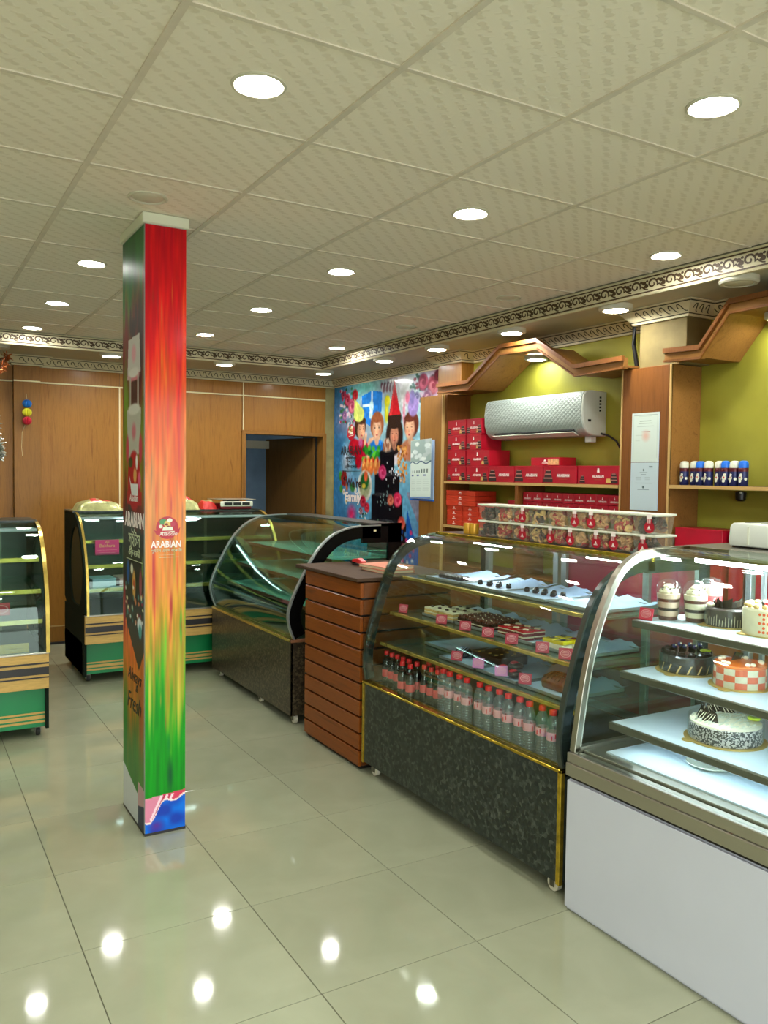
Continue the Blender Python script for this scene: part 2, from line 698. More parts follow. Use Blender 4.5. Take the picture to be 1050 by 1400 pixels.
def text_mesh(s, size, align='CENTER', ext=.0004, sx=1.0, bold=0.0, shear=0.0):
    key = (s, size, align, ext, sx, bold, shear)
    if key in TXT:
        return TXT[key]
    cu = bpy.data.curves.new('lettering', 'FONT')
    cu.body = s
    cu.size = size
    cu.align_x = align
    cu.align_y = 'CENTER'
    cu.extrude = ext
    cu.offset = bold
    cu.shear = shear
    cu.resolution_u = 2
    ob = bpy.data.objects.new('tmp_text', cu)
    COL.objects.link(ob)
    bpy.context.view_layer.update()
    dg = bpy.context.evaluated_depsgraph_get()
    me = bpy.data.meshes.new_from_object(ob.evaluated_get(dg))
    bpy.data.objects.remove(ob, do_unlink=True)
    if sx != 1.0:
        me.transform(Matrix.Diagonal((sx, 1, 1, 1)))
    TXT[key] = me
    return me


FACE = {'-y': (PI / 2, 0, 0), '-x': (PI / 2, 0, -PI / 2), 'up': (0, 0, 0)}


def text(s, size, pos, face, mat, parent, name='lettering', rot=None, **k):
    me = text_mesh(s, size, **k)  # dashes stand for lines too small to read in the photograph
    key = ('m', s, size, mat, tuple(sorted(k.items())))
    if key not in TXT:
        mm = me.copy()
        mm.materials.clear()
        mm.materials.append(MATS[mat])
        TXT[key] = mm
    o = bpy.data.objects.new(name, TXT[key])
    COL.objects.link(o)
    b = base_of(parent) if parent is not None else Vector((0, 0, 0))
    if parent is not None:
        o.parent = parent
    o.location = Vector(pos) - b
    o.rotation_euler = rot if rot else FACE[face]
    return o


def paint_grid(name, img, org, du, dv, mat, parent, off=None):
    """flat print: img (h,w,3) sRGB 0-1, row 0 at the top; org = top-left corner, du across, dv down"""
    h, w = img.shape[:2]
    b = base_of(parent)
    org, du, dv = Vector(org) - b, Vector(du), Vector(dv)
    uu = np.linspace(0, 1, w)[None, :, None]
    vv = np.linspace(0, 1, h)[:, None, None]
    P = np.array(org)[None, None, :] + uu * np.array(du)[None, None, :] + vv * np.array(dv)[None, None, :]
    idx = np.arange(h * w).reshape(h, w)
    q = np.stack([idx[:-1, :-1], idx[1:, :-1], idx[1:, 1:], idx[:-1, 1:]], -1).reshape(-1, 4)
    me = bpy.data.meshes.new(name)
    me.vertices.add(h * w)
    me.vertices.foreach_set('co', P.reshape(-1).astype(np.float32))
    me.loops.add(q.size)
    me.loops.foreach_set('vertex_index', q.reshape(-1).astype(np.int32))
    me.polygons.add(len(q))
    me.polygons.foreach_set('loop_start', np.arange(0, q.size, 4, dtype=np.int32))
    me.update(calc_edges=True)
    me.validate()
    ca = me.color_attributes.new('paint', 'FLOAT_COLOR', 'POINT')
    im = np.clip(img, 0, 1)
    li = np.where(im <= .04045, im / 12.92, ((im + .055) / 1.055) ** 2.4)
    rgba = np.concatenate([li, np.ones((h, w, 1))], -1)
    ca.data.foreach_set('color', rgba.reshape(-1).astype(np.float32))
    me.materials.append(MATS[mat])
    o = bpy.data.objects.new(name, me)
    COL.objects.link(o)
    o.parent = parent
    return o


class Cv:
    """a small painter working in real units (metres from the left, metres of height)"""

    def __init__(s, w, h, W, H, z0=0.0, col=(200, 200, 200)):
        s.w, s.h = w, h
        X = np.linspace(0, W, w)
        Z = np.linspace(z0 + H, z0, h)
        s.X, s.Z = np.meshgrid(X, Z)
        s.a = np.ones((h, w, 3)) * np.array(col) / 255.0

    def mix(s, mask, c):
        c = np.array(c) / 255.0
        s.a = s.a * (1 - mask[..., None]) + c * mask[..., None]

    def ell(s, x, z, rx, rz, c, soft=.12, rot=0.0, al=1.0):
        dx, dz = s.X - x, s.Z - z
        if rot:
            dx, dz = dx * math.cos(rot) + dz * math.sin(rot), -dx * math.sin(rot) + dz * math.cos(rot)
        d = np.sqrt((dx / rx) ** 2 + (dz / rz) ** 2)
        s.mix(np.clip((1 - d) / soft, 0, 1) * al, c)

    def rect(s, x0, x1, z0, z1, c, soft=.004, al=1.0):
        m = np.clip((s.X - x0) / soft, 0, 1) * np.clip((x1 - s.X) / soft, 0, 1) * np.clip((s.Z - z0) / soft, 0, 1) * np.clip((z1 - s.Z) / soft, 0, 1)
        s.mix(m * al, c)

    def poly(s, pts, c, al=1.0):
        inside = np.zeros(s.X.shape, bool)
        n = len(pts)
        for i in range(n):
            x1, z1 = pts[i]
            x2, z2 = pts[(i + 1) % n]
            cond = ((z1 > s.Z) != (z2 > s.Z))
            xx = (x2 - x1) * (s.Z - z1) / ((z2 - z1) if z2 != z1 else 1e-9) + x1
            inside ^= cond & (s.X < xx)
        s.mix(inside.astype(float) * al, c)

    def noise(s, sx, sz, seed=0):
        r = np.random.default_rng(seed)
        nx, nz = max(2, int(sx)), max(2, int(sz))
        g = r.random((nz + 1, nx + 1))
        u = (s.X - s.X.min()) / (s.X.max() - s.X.min()) * (nx - 1e-6)
        v = (s.Z - s.Z.min()) / (s.Z.max() - s.Z.min()) * (nz - 1e-6)
        iu, iv = u.astype(int), v.astype(int)
        fu, fv = u - iu, v - iv
        fu, fv = fu * fu * (3 - 2 * fu), fv * fv * (3 - 2 * fv)
        return (g[iv, iu] * (1 - fu) + g[iv, iu + 1] * fu) * (1 - fv) + (g[iv + 1, iu] * (1 - fu) + g[iv + 1, iu + 1] * fu) * fv

    def rose(s, x, z, r, c, dark):
        s.ell(x, z, r, r, dark, .3)
        for k in range(4):
            rr = r * (.92 - .2 * k)
            a = k * 1.9
            s.ell(x + r * .12 * math.cos(a), z + r * .12 * math.sin(a), rr, rr * .9, c if k % 2 == 0 else dark, .25, al=.85)
        s.ell(x, z, r * .18, r * .18, dark, .4)
# ================================================================== SETTING
XW, YB, XL, YF = 4.13, 8.10, -2.6, -1.4      # right wall, back wall, left wall, shop front
ZC, ZS = 2.73, 2.635                          # tile ceiling, gypsum soffit

floor = struct(G().box(XL - .1, XW + .1, YF - .1, 9.7, -.12, -.002, 0).make('floor', ['grout'], smooth=False))
fl_mesh = None


def clip_cells(x_line, y_line, step, x0, x1, y0, y1):
    out = []
    i0, i1 = math.floor((x0 - x_line) / step), math.ceil((x1 - x_line) / step)
    j0, j1 = math.floor((y0 - y_line) / step), math.ceil((y1 - y_line) / step)
    for i in range(i0, i1):
        for j in range(j0, j1):
            a, b_ = max(x0, x_line + i * step), min(x1, x_line + (i + 1) * step)
            c, d = max(y0, y_line + j * step), min(y1, y_line + (j + 1) * step)
            if b_ - a > .03 and d - c > .03:
                out.append((a, b_, c, d))
    return out


def lay(parent, name, cells, z0, z1, gap, mat, bevel=0):
    cache = {}
    for a, b_, c, d in cells:
        k = (round(b_ - a, 3), round(d - c, 3))
        cx, cy = (a + b_) / 2, (c + d) / 2
        if k not in cache:
            o = G().box(-(b_ - a) / 2 + gap, (b_ - a) / 2 - gap, -(d - c) / 2 + gap, (d - c) / 2 - gap, z0, z1).make(name, [mat], bevel=bevel, smooth=False)
            cache[k] = o
        else:
            o = cache[k].copy()
            COL.objects.link(o)
        o.parent = parent
        o.location = (cx, cy, 0)


lay(floor, 'floor_tile', clip_cells(.518, 2.24, .6, XL, XW, YF, YB), -.012, 0.0, .0016, 'floor_tile', bevel=.0008)
lay(floor, 'floor_tile', clip_cells(.518, 2.24, .6, 3.0, 4.1, YB, 9.6), -.012, 0.0, .0016, 'floor_tile')
struct(G().box(-9, 10, -12, YF - .11, -.12, -.03).make('pavement', ['pavement'], smooth=False))

# ---- ceiling
ceiling = struct(G().box(XL - .1, XW + .1, YF - .1, YB + .1, 2.748, 2.85).make('ceiling', ['dark_gap'], smooth=False))
cells = clip_cells(.60, 1.97, .6, XL, 3.535, YF, 7.235)
lay(ceiling, 'ceiling_tile', cells, 2.733, 2.746, .0065, 'ceiling_emboss')
for i in range(-5, 5):
    x = .60 + .6 * i
    G().box(x - .0105, x + .0105, YF, 7.235, 2.7275, 2.7475).make('ceiling_bar', ['ceiling_bar'], ceiling, smooth=False)
for j in range(-5, 9):
    y = 1.97 + .6 * j
    G().box(XL, 3.535, y - .008, y + .008, 2.729, 2.7475).make('ceiling_bar', ['ceiling_bar'], ceiling, smooth=False)
g = G()
g.box(3.56, XW, YF, YB, ZS, 2.747)
g.box(XL, 3.56, 7.26, YB, ZS, 2.747)
struct(g.make('ceiling_soffit', ['soffit'], smooth=False))

# ---- cornices -----------------------------------------------------
UP_MOT = []
for k in range(15):
    t = k / 14
    a = PI * (1.15 - 2.3 * t)
    r = .30 * (1 - .72 * t)
    UP_MOT.append((.62 + r * math.cos(a), .5 + r * math.sin(a) * 1.2))
UP_MOT = [(-.12, .16), (.02, .2), (.14, .3), (.24, .42)] + UP_MOT


def wave_mot():
    pts = [(-.05, .20), (.15, .22), (.32, .38), (.46, .62), (.62, .78), (.80, .76), (.90, .60), (.86, .46), (.76, .44)]
    return pts


def ribbon(g, pts, wid, P, D, N, U, per, hgt, lift, m, taper=True):
    """ribbon drawn on the plane spanned by D (along) and U (up), lifted along N"""
    n = len(pts)
    q = [P + D * (a * per) + U * (b * hgt) for a, b in pts]
    vs = []
    for i in range(n):
        d = (q[min(i + 1, n - 1)] - q[max(i - 1, 0)]).normalized()
        s = d.cross(N).normalized()
        w = wid * (.55 + .45 * math.sin(PI * (i + .6) / n)) if taper else wid
        vs += [tuple(q[i] + s * w + N * lift), tuple(q[i] - s * w + N * lift)]
    vs2 = [tuple(Vector(v_) - N * lift) for v_ in vs]
    fs = [(2 * i, 2 * i + 1, 2 * i + 3, 2 * i + 2) for i in range(n - 1)]
    o_ = 2 * n
    fs += [(2 * i, 2 * i + 2, 2 * i + 2 + o_, 2 * i + o_) for i in range(n - 1)]
    fs += [(2 * i + 1, 2 * i + 1 + o_, 2 * i + 3 + o_, 2 * i + 3) for i in range(n - 1)]
    g.add(vs + vs2, fs, m)


def leaf(g, cx, cz, rx, rz, P, D, N, U, per, hgt, lift, m):
    vs = []
    for k in range(7):
        a = 2 * PI * k / 7
        vs.append(tuple(P + D * ((cx + rx * math.cos(a)) * per) + U * ((cz + rz * math.sin(a)) * hgt) + N * lift))
    g.add(vs, [tuple(range(7))], m)


def run_cornice(name, line, off_lo, z_lo, off_hi, z_hi, style):
    """line: wall polyline with the room on its left; the face leans from (off_lo,z_lo) to (off_hi,z_hi)"""
    P = [Vector((x, y, 0)) for x, y in line]

    def offs(t):
        out = []
        for i, p in enumerate(P):
            ns = []
            for j in (i - 1, i):
                if 0 <= j < len(P) - 1:
                    d = (P[j + 1] - P[j]).normalized()
                    ns.append(Vector((-d.y, d.x, 0)))
            if len(ns) == 1:
                out.append(p + ns[0] * t)
            else:
                out.append(p + (ns[0] + ns[1]) * (t / (1 + ns[0].dot(ns[1]))))
        return out
    lo, hi = offs(off_lo), offs(off_hi)
    g = G()
    gp = G()
    # profile in (offset, z): wall foot, lower bead, face, upper bead, soffit
    dz, do = z_hi - z_lo, off_hi - off_lo
    prof = [(0.0, z_lo - .006), (off_lo + .006, z_lo - .006), (off_lo + .010, z_lo + .004), (off_lo + .004 + do * .10, z_lo + dz * .10), (off_lo + do * .9 + .004, z_lo + dz * .9), (off_hi + .012, z_hi - .006), (off_hi + .014, z_hi - .0005), (0.0, z_hi - .0005)]
    rows = [[Vector((p.x, p.y, z)) for p in offs(o_)] for o_, z in prof]
    for r0, r1 in zip(rows, rows[1:]):
        n = len(r0)
        g.add([tuple(v_) for v_ in r0 + r1], [(i, i + 1, n + i + 1, n + i) for i in range(n - 1)], 0)
    # cap ends
    for e in (0, -1):
        g.add([tuple(r[e]) for r in rows], [tuple(range(len(rows)))], 0)
    tr = struct(g.make(name, ['cornice_cream'], smooth=False))
    brown = 'cornice_brown' if style == 'up' else 'cornice_brown_lower'
    A0, A1 = offs(off_lo + .004 + do * .10), offs(off_hi - do * .1 + .004)
    za, zb = z_lo + dz * .10, z_lo + dz * .9
    for i in range(len(P) - 1):
        a0, b0 = Vector((A0[i].x, A0[i].y, za)), Vector((A0[i + 1].x, A0[i + 1].y, za))
        a1, b1 = Vector((A1[i].x, A1[i].y, zb)), Vector((A1[i + 1].x, A1[i + 1].y, zb))
        D = (b0 - a0)
        L = D.length
        D.normalize()
        U = (a1 - a0)
        U = U - D * U.dot(D)
        H = U.length
        U.normalize()
        N = D.cross(U) * -1.0
        nw = Vector((-D.y, D.x, 0))
        if N.dot(nw) < 0 and style == 'up':
            N = -N
        if style != 'up' and N.z > 0:
            N = -N
        # two painted lines
        for t in (.03, .97):
            p0, p1 = a0.lerp(a1, t), b0.lerp(b1, t)
            w_ = U * (.0042 if style == 'up' else .0032)
            gp.add([tuple(p0 - w_ + N * .0012), tuple(p1 - w_ + N * .0012), tuple(p1 + w_ + N * .0012), tuple(p0 + w_ + N * .0012)], [(0, 1, 2, 3)], 0)
        shift = abs((a1 - a0).dot(D))
        per = .118 if style == 'up' else .060
        room = L - shift
        cnt = max(1, int(round(room / per)))
        pr_ = room / cnt
        s0 = a0 + D * max(0, (a1 - a0).dot(D))
        for k in range(cnt):
            pp = s0 + D * (k * pr_)
            if style == 'up':
                ribbon(gp, UP_MOT, .0052, pp, D, N, U, pr_, H, .0016, 0)
                for (lx, lz, rx, rz) in ((.10, .62, .13, .13), (.97, .42, .12, .16), (.26, .70, .10, .09), (.92, .72, .08, .08), (.08, .36, .08, .09)):
                    leaf(gp, lx, lz, rx, rz, pp, D, N, U, pr_, H, .0013, 0)
            else:
                ribbon(gp, wave_mot(), .0036, pp, D, N, U, pr_, H, .0014, 0)
    sc_ = gp.make('scroll_ornament', [brown], tr, smooth=False)
    sc_['kind'] = 'stuff'
    return tr


# upper cornice: upright band between tiles and soffit
run_cornice('trim_1', [(3.575, YF), (3.575, 7.275), (XL, 7.275)], .012, 2.628, .022, 2.7295, 'up')
# lower cornice: small crown following the walls and the two pilasters
run_cornice('trim_2', [(XW, YF), (XW, 3.24), (3.92, 3.24), (3.92, 3.62), (XW, 3.62), (XW, 5.56), (4.0, 5.56), (4.0, 5.90), (XW, 5.90), (XW, YB), (1.115, YB), (1.115, 8.03), (.895, 8.03), (.895, YB), (XL, YB)],
            .012, 2.556, .085, 2.634, 'lo')

# ---- walls --------------------------------------------------------
struct(G().box(XW, XW + .12, YF, YB + .1, 0, 2.74).make('wall_right', ['mustard_wall'], smooth=False))
struct(G().box(XL - .12, XL, YF, YB + .1, 0, 2.74).make('wall_left', ['room_wall'], smooth=False))
g = G()
g.box(XL, -2.2, YF - .1, YF, 0, 2.74)
g.box(3.4, XW, YF - .1, YF, 0, 2.74)
g.box(-2.2, 3.4, YF - .1, YF, 2.42, 2.74)
struct(g.make('wall_front', ['room_wall'], smooth=False))
g = G()
g.box(XL, 3.08, YB + .02, YB + .12, 0, 2.7475)
g.box(4.0, XW, YB + .02, YB + .12, 0, 2.7475)
g.box(3.08, 4.0, YB + .02, YB + .12, 2.03, 2.7475)
wall_back = struct(g.make('wall_back', ['room_wall'], smooth=False))
YP = YB + .018
ZL = 2.408


def panel(x0, x1, z0, z1, mat='oak', y0=YB, name='panel'):
    return G().box(x0 + .0015, x1 - .0015, y0, YP, z0 + .0015, z1 - .0015).make(name, [mat], wall_back, bevel=.001, smooth=False)


for x0, x1 in ((XL, -1.6), (-1.6, -.4), (-.4, .895), (1.115, 1.83), (1.83, 3.06)):
    panel(x0, x1, .175, ZL)
    panel(x0, x1, ZL + .012, 2.60)
    panel(x0, x1, 0.02, .165, 'oak_side')
panel(3.06, 4.02, 2.055, ZL)
panel(3.06, 4.02, ZL + .012, 2.60)
G().box(4.02, XW, YB, YP, 0, 2.6).make('plaster_strip', ['plaster_tan'], wall_back, smooth=False)
# pilaster on the back wall
G().box(.895, 1.115, 8.035, YB, .0, 2.6).make('pilaster', ['oak_side'], wall_back, bevel=.002, smooth=False)
# pale inlay strips
G().box(XL, .895, YB - .003, YP, ZL, ZL + .012).make('inlay_strip', ['pale_trim'], wall_back, smooth=False)
G().box(.893, 1.117, 8.031, 8.036, ZL, ZL + .012).make('inlay_strip', ['pale_trim'], wall_back, smooth=False)
G().box(1.115, 4.02, YB - .003, YP, ZL, ZL + .012).make('inlay_strip', ['pale_trim'], wall_back, smooth=False)
G().box(1.824, 1.836, YB - .004, YP, .17, ZL).make('inlay_strip', ['pale_trim'], wall_back, smooth=False)
G().box(3.070, 3.080, YB - .004, YP, 2.06, 2.6).make('inlay_strip', ['pale_trim'], wall_back, smooth=False)
G().box(XL, .895, YB - .003, YP, .165, .175).make('inlay_strip', ['gold_strip'], wall_back, smooth=False)
G().box(1.115, 3.06, YB - .003, YP, .165, .175).make('inlay_strip', ['gold_strip'], wall_back, smooth=False)
struct(G().box(XL, 3.06, YB - .008, YP, 0, .02).make('painted_shade_back', ['stripe_black'], smooth=False))  # black strip standing in for the floor shadow along the wall foot
# door opening
g = G()
g.box(3.055, 3.10, YB - .02, YB + .13, 0, 2.055)
g.box(3.98, 4.025, YB - .02, YB + .13, 0, 2.055)
g.box(3.10, 3.98, YB - .02, YB + .13, 2.02, 2.055)
door = struct(g.make('door_1', ['oak_side'], bevel=.002, smooth=False))
# open leaf swung into the back room
leafm = G()
ux, uy = -.20, .80
ln = math.hypot(ux, uy)
ux, uy = ux / ln, uy / ln
nx, ny = uy, -ux
x0, y0 = 3.965, 8.235


def leaf_box(g, a, b_, z0, z1, t0, t1, m=0):
    pts = [(x0 + ux * a + nx * t0, y0 + uy * a + ny * t0), (x0 + ux * b_ + nx * t0, y0 + uy * b_ + ny * t0), (x0 + ux * b_ + nx * t1, y0 + uy * b_ + ny * t1), (x0 + ux * a + nx * t1, y0 + uy * a + ny * t1)]
    g.prism(pts, 'z', z0, z1, m)


g = G()
leaf_box(g, 0, .86, .01, 2.01, -.035, 0)
dl = g.make('door_leaf', ['door_wood'], door, smooth=False)
g = G()
leaf_box(g, .76, .80, 1.0, 1.10, -.05, -.035)
g.make('door_handle', ['steel'], dl, smooth=False)
# back room
g = G()
g.box(2.7, 4.4, 9.5, 9.6, 0, 2.5)
g.box(2.62, 2.7, YB + .12, 9.6, 0, 2.5)
g.box(4.4, 4.48, YB + .12, 9.6, 0, 2.5)
struct(g.make('wall_back_room', ['blue_room'], smooth=False))
struct(G().box(2.62, 4.48, YB + .12, 9.6, 2.5, 2.6).make('ceiling_back_room', ['blue_room'], smooth=False))
g = G()
g.box(3.0, 4.2, 9.0, 9.08, 1.9, 1.99)
struct(g.make('trim_back_room_beam', ['soffit'], smooth=False))

# small wooden pilaster boxes above the cupboards
pb = struct(G().box(3.92, XW, 3.245, 3.595, 2.285, ZS).make('pilaster_large', ['pilaster_tan'], bevel=.003, smooth=False))
pb = struct(G().box(4.0, XW, 5.565, 5.90, 2.285, ZS).make('pilaster_small', ['oak_side'], bevel=.003, smooth=False))

# ---- lamps --------------------------------------------------------
def lamp(name, label, x, y, z, r, rd, h, lit, group, recess, glow='lamp_lit'):
    t = thing(name, label, 'ceiling light', (x, y, z), group)
    g = G()
    if recess:
        pr_ = [(rd, -.001), (rd + .003, -.004), (r - .008, -.007), (r, -.004), (r, .001), (rd, .001), (rd, -.001)]
    else:
        pr_ = [(rd, -h + .003), (rd + .004, -h), (r - .008, -h), (r, -h + .008), (r, 0), (rd, 0), (rd, -h + .003)]
    g.lathe([(a, z + b_) for a, b_ in pr_], (x, y, 0), 28, caps=False)
    g.make('rim', ['lamp_housing'], t)
    g = G()
    dz = -.0025 if recess else -h + .002
    g.lathe([(rd, z + dz + .0008), (rd * .98, z + dz), (.002, z + dz)], (x, y, 0), 28)
    g.make('diffuser', [glow if lit else 'lamp_off'], t)
    return t


GL = 'round recessed ceiling panel lights'
rec = [(.905, 2.275, 1, 'lit round ceiling light in the tile nearest above the pillar, upper left'),
       (2.11, 1.675, 1, 'lit round ceiling light at the upper right of the tile ceiling'),
       (2.108, 2.885, 1, 'lit round ceiling light in the middle of the tile ceiling'),
       (3.32, 2.89, 1, 'lit round ceiling light close to the scroll cornice above the yellow alcove'),
       (2.115, 4.085, 1, 'lit round ceiling light, second one right of the pillar counting from the front row'),
       (2.15, 5.33, 1, 'lit round ceiling light just right of the pillar, above the curved glass cases'),
       (2.16, 6.55, 1, 'small lit round ceiling light nearest the right edge of the pillar'),
       (.91, 4.675, 1, 'lit round ceiling light directly left of the pillar top'),
       (.927, 5.90, 1, 'lit round ceiling light, middle of the three left of the pillar'),
       (.921, 7.03, 1, 'smallest lit ceiling light at the far left near the back cornice'),
       (3.36, 6.56, 1, 'lit recessed light in the far corner by the scroll cornice'),
       (.889, 3.433, 0, 'unlit round ceiling light right at the top of the painted pillar'),
       (3.30, 4.10, 0, 'faint unlit round light in the tiles above the air conditioner'),
       (3.32, 5.33, 0, 'faint unlit round light in the tiles near the party mural'),
       (2.11, .47, 1, 'lit round ceiling light in front of the cake case, outside the view'),
       (-.30, 1.07, 1, 'lit round ceiling light by the shop front at the left'),
       (.905, 1.07, 1, 'lit round ceiling light in the tiles near the shop front'),
       (3.3, 1.67, 1, 'lit round ceiling light above the right end of the cake case'),
       (-.30, 3.47, 1, 'lit round ceiling light left of the aisle, middle'),
       (-.30, 5.87, 1, 'lit round ceiling light left of the aisle, rear'),
       (-1.5, 2.27, 1, 'lit round ceiling light by the left wall, front'),
       (-1.5, 4.67, 1, 'lit round ceiling light by the left wall, rear')]
for x, y, lit, lab in rec:
    lamp('recessed_ceiling_light', lab, x, y, 2.733, .080, .062, .01, lit, GL, True)
GS = 'round surface lights under the plaster border'
sf = [(3.66, 2.72, 0, 'unlit white round surface light below the scroll cornice, far right'),
      (3.665, 3.553, 1, 'lit surface light on the border just left of the large pilaster'),
      (3.665, 4.512, 1, 'lit surface light on the border above the peaked pelmet'),
      (3.665, 5.428, 1, 'lit surface light on the border by the small wooden pilaster'),
      (3.665, 6.246, 1, 'lit surface light on the border above the party mural'),
      (3.64, 7.39, 1, 'lit surface light in the border corner above the doorway'),
      (2.60, 7.34, 1, 'lit surface light on the back border right of the pillar'),
      (1.60, 7.38, 1, 'lit surface light on the back border half behind the pillar'),
      (.70, 7.42, 0, 'unlit surface light on the back border at the left edge'),
      (3.66, 1.8, 1, 'lit surface light on the border over the toaster shelf')]
for x, y, lit, lab in sf:
    lamp('surface_ceiling_light', lab, x, y, ZS, .098, .070, .034, lit, GS, False)
# ================================================================== PILLAR
def inset(path, t):
    """offset an open 2D path to its right/left by t (normal = rotate direction by -90 deg)"""
    n = len(path)
    out = []
    for i in range(n):
        a = path[max(i - 1, 0)]
        b_ = path[min(i + 1, n - 1)]
        dx, dz = b_[0] - a[0], b_[1] - a[1]
        l = math.hypot(dx, dz) or 1
        out.append((path[i][0] + dz / l * t, path[i][1] - dx / l * t))
    return out


def dense(path, k=3):
    """Catmull-Rom refinement"""
    n = len(path)
    out = []
    for i in range(n - 1):
        p0, p1, p2, p3 = path[max(i - 1, 0)], path[i], path[i + 1], path[min(i + 2, n - 1)]
        for s in range(k):
            t = s / k
            out.append(tuple(.5 * ((2 * p1[j]) + (-p0[j] + p2[j]) * t + (2 * p0[j] - 5 * p1[j] + 4 * p2[j] - p3[j]) * t * t + (-p0[j] + 3 * p1[j] - 3 * p2[j] + p3[j]) * t ** 3) for j in range(2)))
    out.append(path[-1])
    return out


PX0, PX1, PY0, PY1 = .925, 1.105, 3.62, 4.02
pillar = thing('pillar', 'square pillar wrapped in red, orange and green printed paint streaks', 'pillar', (1.015, 3.82, 0))
G().box(PX0, PX1, PY0, PY1, .0, 2.733).make('column', ['pillar_white'], pillar, bevel=.003, smooth=False)
g = G()
g.box(PX0 - .012, PX1 + .012, PY0 - .012, PY1 + .012, 2.685, 2.731)
g.make('capital_strip', ['cap_white'], pillar, bevel=.004, smooth=False)
G().box(PX0 - .002, PX1 + .002, PY0 - .002, PY1 + .002, 0, .012).make('base_joint', ['stripe_black'], pillar, smooth=False)


def streak_base(cv, stops, seed, fine=14, amp=.16):
    """vertical gradient through colour stops (z, rgb), broken up by long vertical brush streaks"""
    H = cv.Z.max()
    n1 = cv.noise(fine, 9, seed)
    n2 = cv.noise(fine * 2, 22, seed + 1)
    n3 = cv.noise(5, 5, seed + 2)
    zz = cv.Z + (n1 - .5) * amp * 2.2 + (n2 - .5) * amp + (n3 - .5) * amp * 1.4
    zs = np.array([s_[0] for s_ in stops])
    for c in range(3):
        cs = np.array([s_[1][c] for s_ in stops]) / 255.0
        cv.a[..., c] = np.interp(zz, zs, cs)
    v = 1 + (cv.noise(fine * 2, 26, seed + 3) - .5) * .20
    cv.a *= v[..., None]


cv = Cv(56, 640, .18, 2.67, .012)
streak_base(cv, [(0, (0, 118, 16)), (.25, (0, 134, 14)), (.46, (4, 140, 16)), (.60, (60, 150, 22)), (.76, (128, 148, 30)), (.92, (172, 136, 36)), (1.1, (206, 148, 50)), (1.3, (214, 134, 64)), (1.5, (216, 122, 48)), (1.72, (218, 94, 24)), (1.95, (220, 76, 18)), (2.12, (216, 52, 18)), (2.28, (206, 14, 20)), (2.7, (182, 2, 26))], 3, amp=.20)
# darker drips
for x, z, rx, rz, c in ((.035, 1.18, .006, .22, (170, 40, 60)), (.042, 1.12, .005, .30, (190, 50, 50)), (.115, 1.02, .009, .085, (160, 40, 50)), (.115, 1.47, .004, .07, (170, 40, 50)), (.03, 1.62, .003, .09, (120, 100, 60)), (.112, .26, .018, .10, (0, 70, 40)), (.105, .40, .012, .06, (0, 120, 40)), (.16, .93, .008, .10, (20, 170, 40)), (.09, .86, .008, .16, (90, 190, 40)), (.06, .74, .006, .05, (70, 120, 40)), (.15, .62, .012, .3, (210, 190, 70)), (.02, .62, .009, .24, (220, 200, 80)), (.055, 2.35, .006, .12, (170, 30, 40)), (.10, 1.9, .006, .2, (210, 60, 40)), (.15, 1.75, .007, .24, (200, 60, 40)), (.165, 1.42, .004, .09, (140, 90, 60))):
    cv.ell(x, z, rx, rz, c, .8, al=.85)
for k in range(34):
    zz = .5 + 1.9 * RNG.random()
    cv.ell(.18 * RNG.random(), zz, .002 + .004 * RNG.random(), .04 + .10 * RNG.random(), [(214, 130, 60), (150, 60, 30), (216, 150, 40), (200, 50, 30), (90, 150, 30)][int(4.99 * RNG.random()) if zz < 1.3 else k % 4], .8, al=.55)
# blue and pink wave at the foot
cut = .168 + .016 * (cv.X / .18)
cv.mix((cv.Z < cut).astype(float), (206, 60, 90))
cv.mix(((cv.Z < cut) & (cv.X < .075)).astype(float), (214, 130, 156))
for k in range(5):
    cv.poly([(.02 + .013 * k, .07), (.03 + .013 * k, .07), (.082 + .012 * k, cut.max() - .01), (.070 + .012 * k, cut.max() - .01)], (244, 210, 222) if k % 2 == 0 else (186, 40, 76))
wv = .055 + .10 / (1 + np.exp(-(cv.X - .055) / .018)) - .012 * np.sin(cv.X * 60)
blue = (cv.Z < wv)
cv.mix(blue.astype(float), (20, 60, 170))
cv.mix(blue * np.clip(cv.noise(4, 60, 9) * 1.6 - .4, 0, 1), (0, 110, 220))
cv.mix(blue * np.clip(1 - np.hypot((cv.X - .05) / .05, (cv.Z - .04) / .04), 0, 1), (90, 40, 140))
cv.mix(((np.abs(cv.Z - wv) < .004)).astype(float), (246, 226, 220))
paint_grid('paint_streak_print', cv.a, (PX0, PY0 - .0015, 2.682), (PX1 - PX0, 0, 0), (0, 0, -2.67), 'pillar_print', pillar)


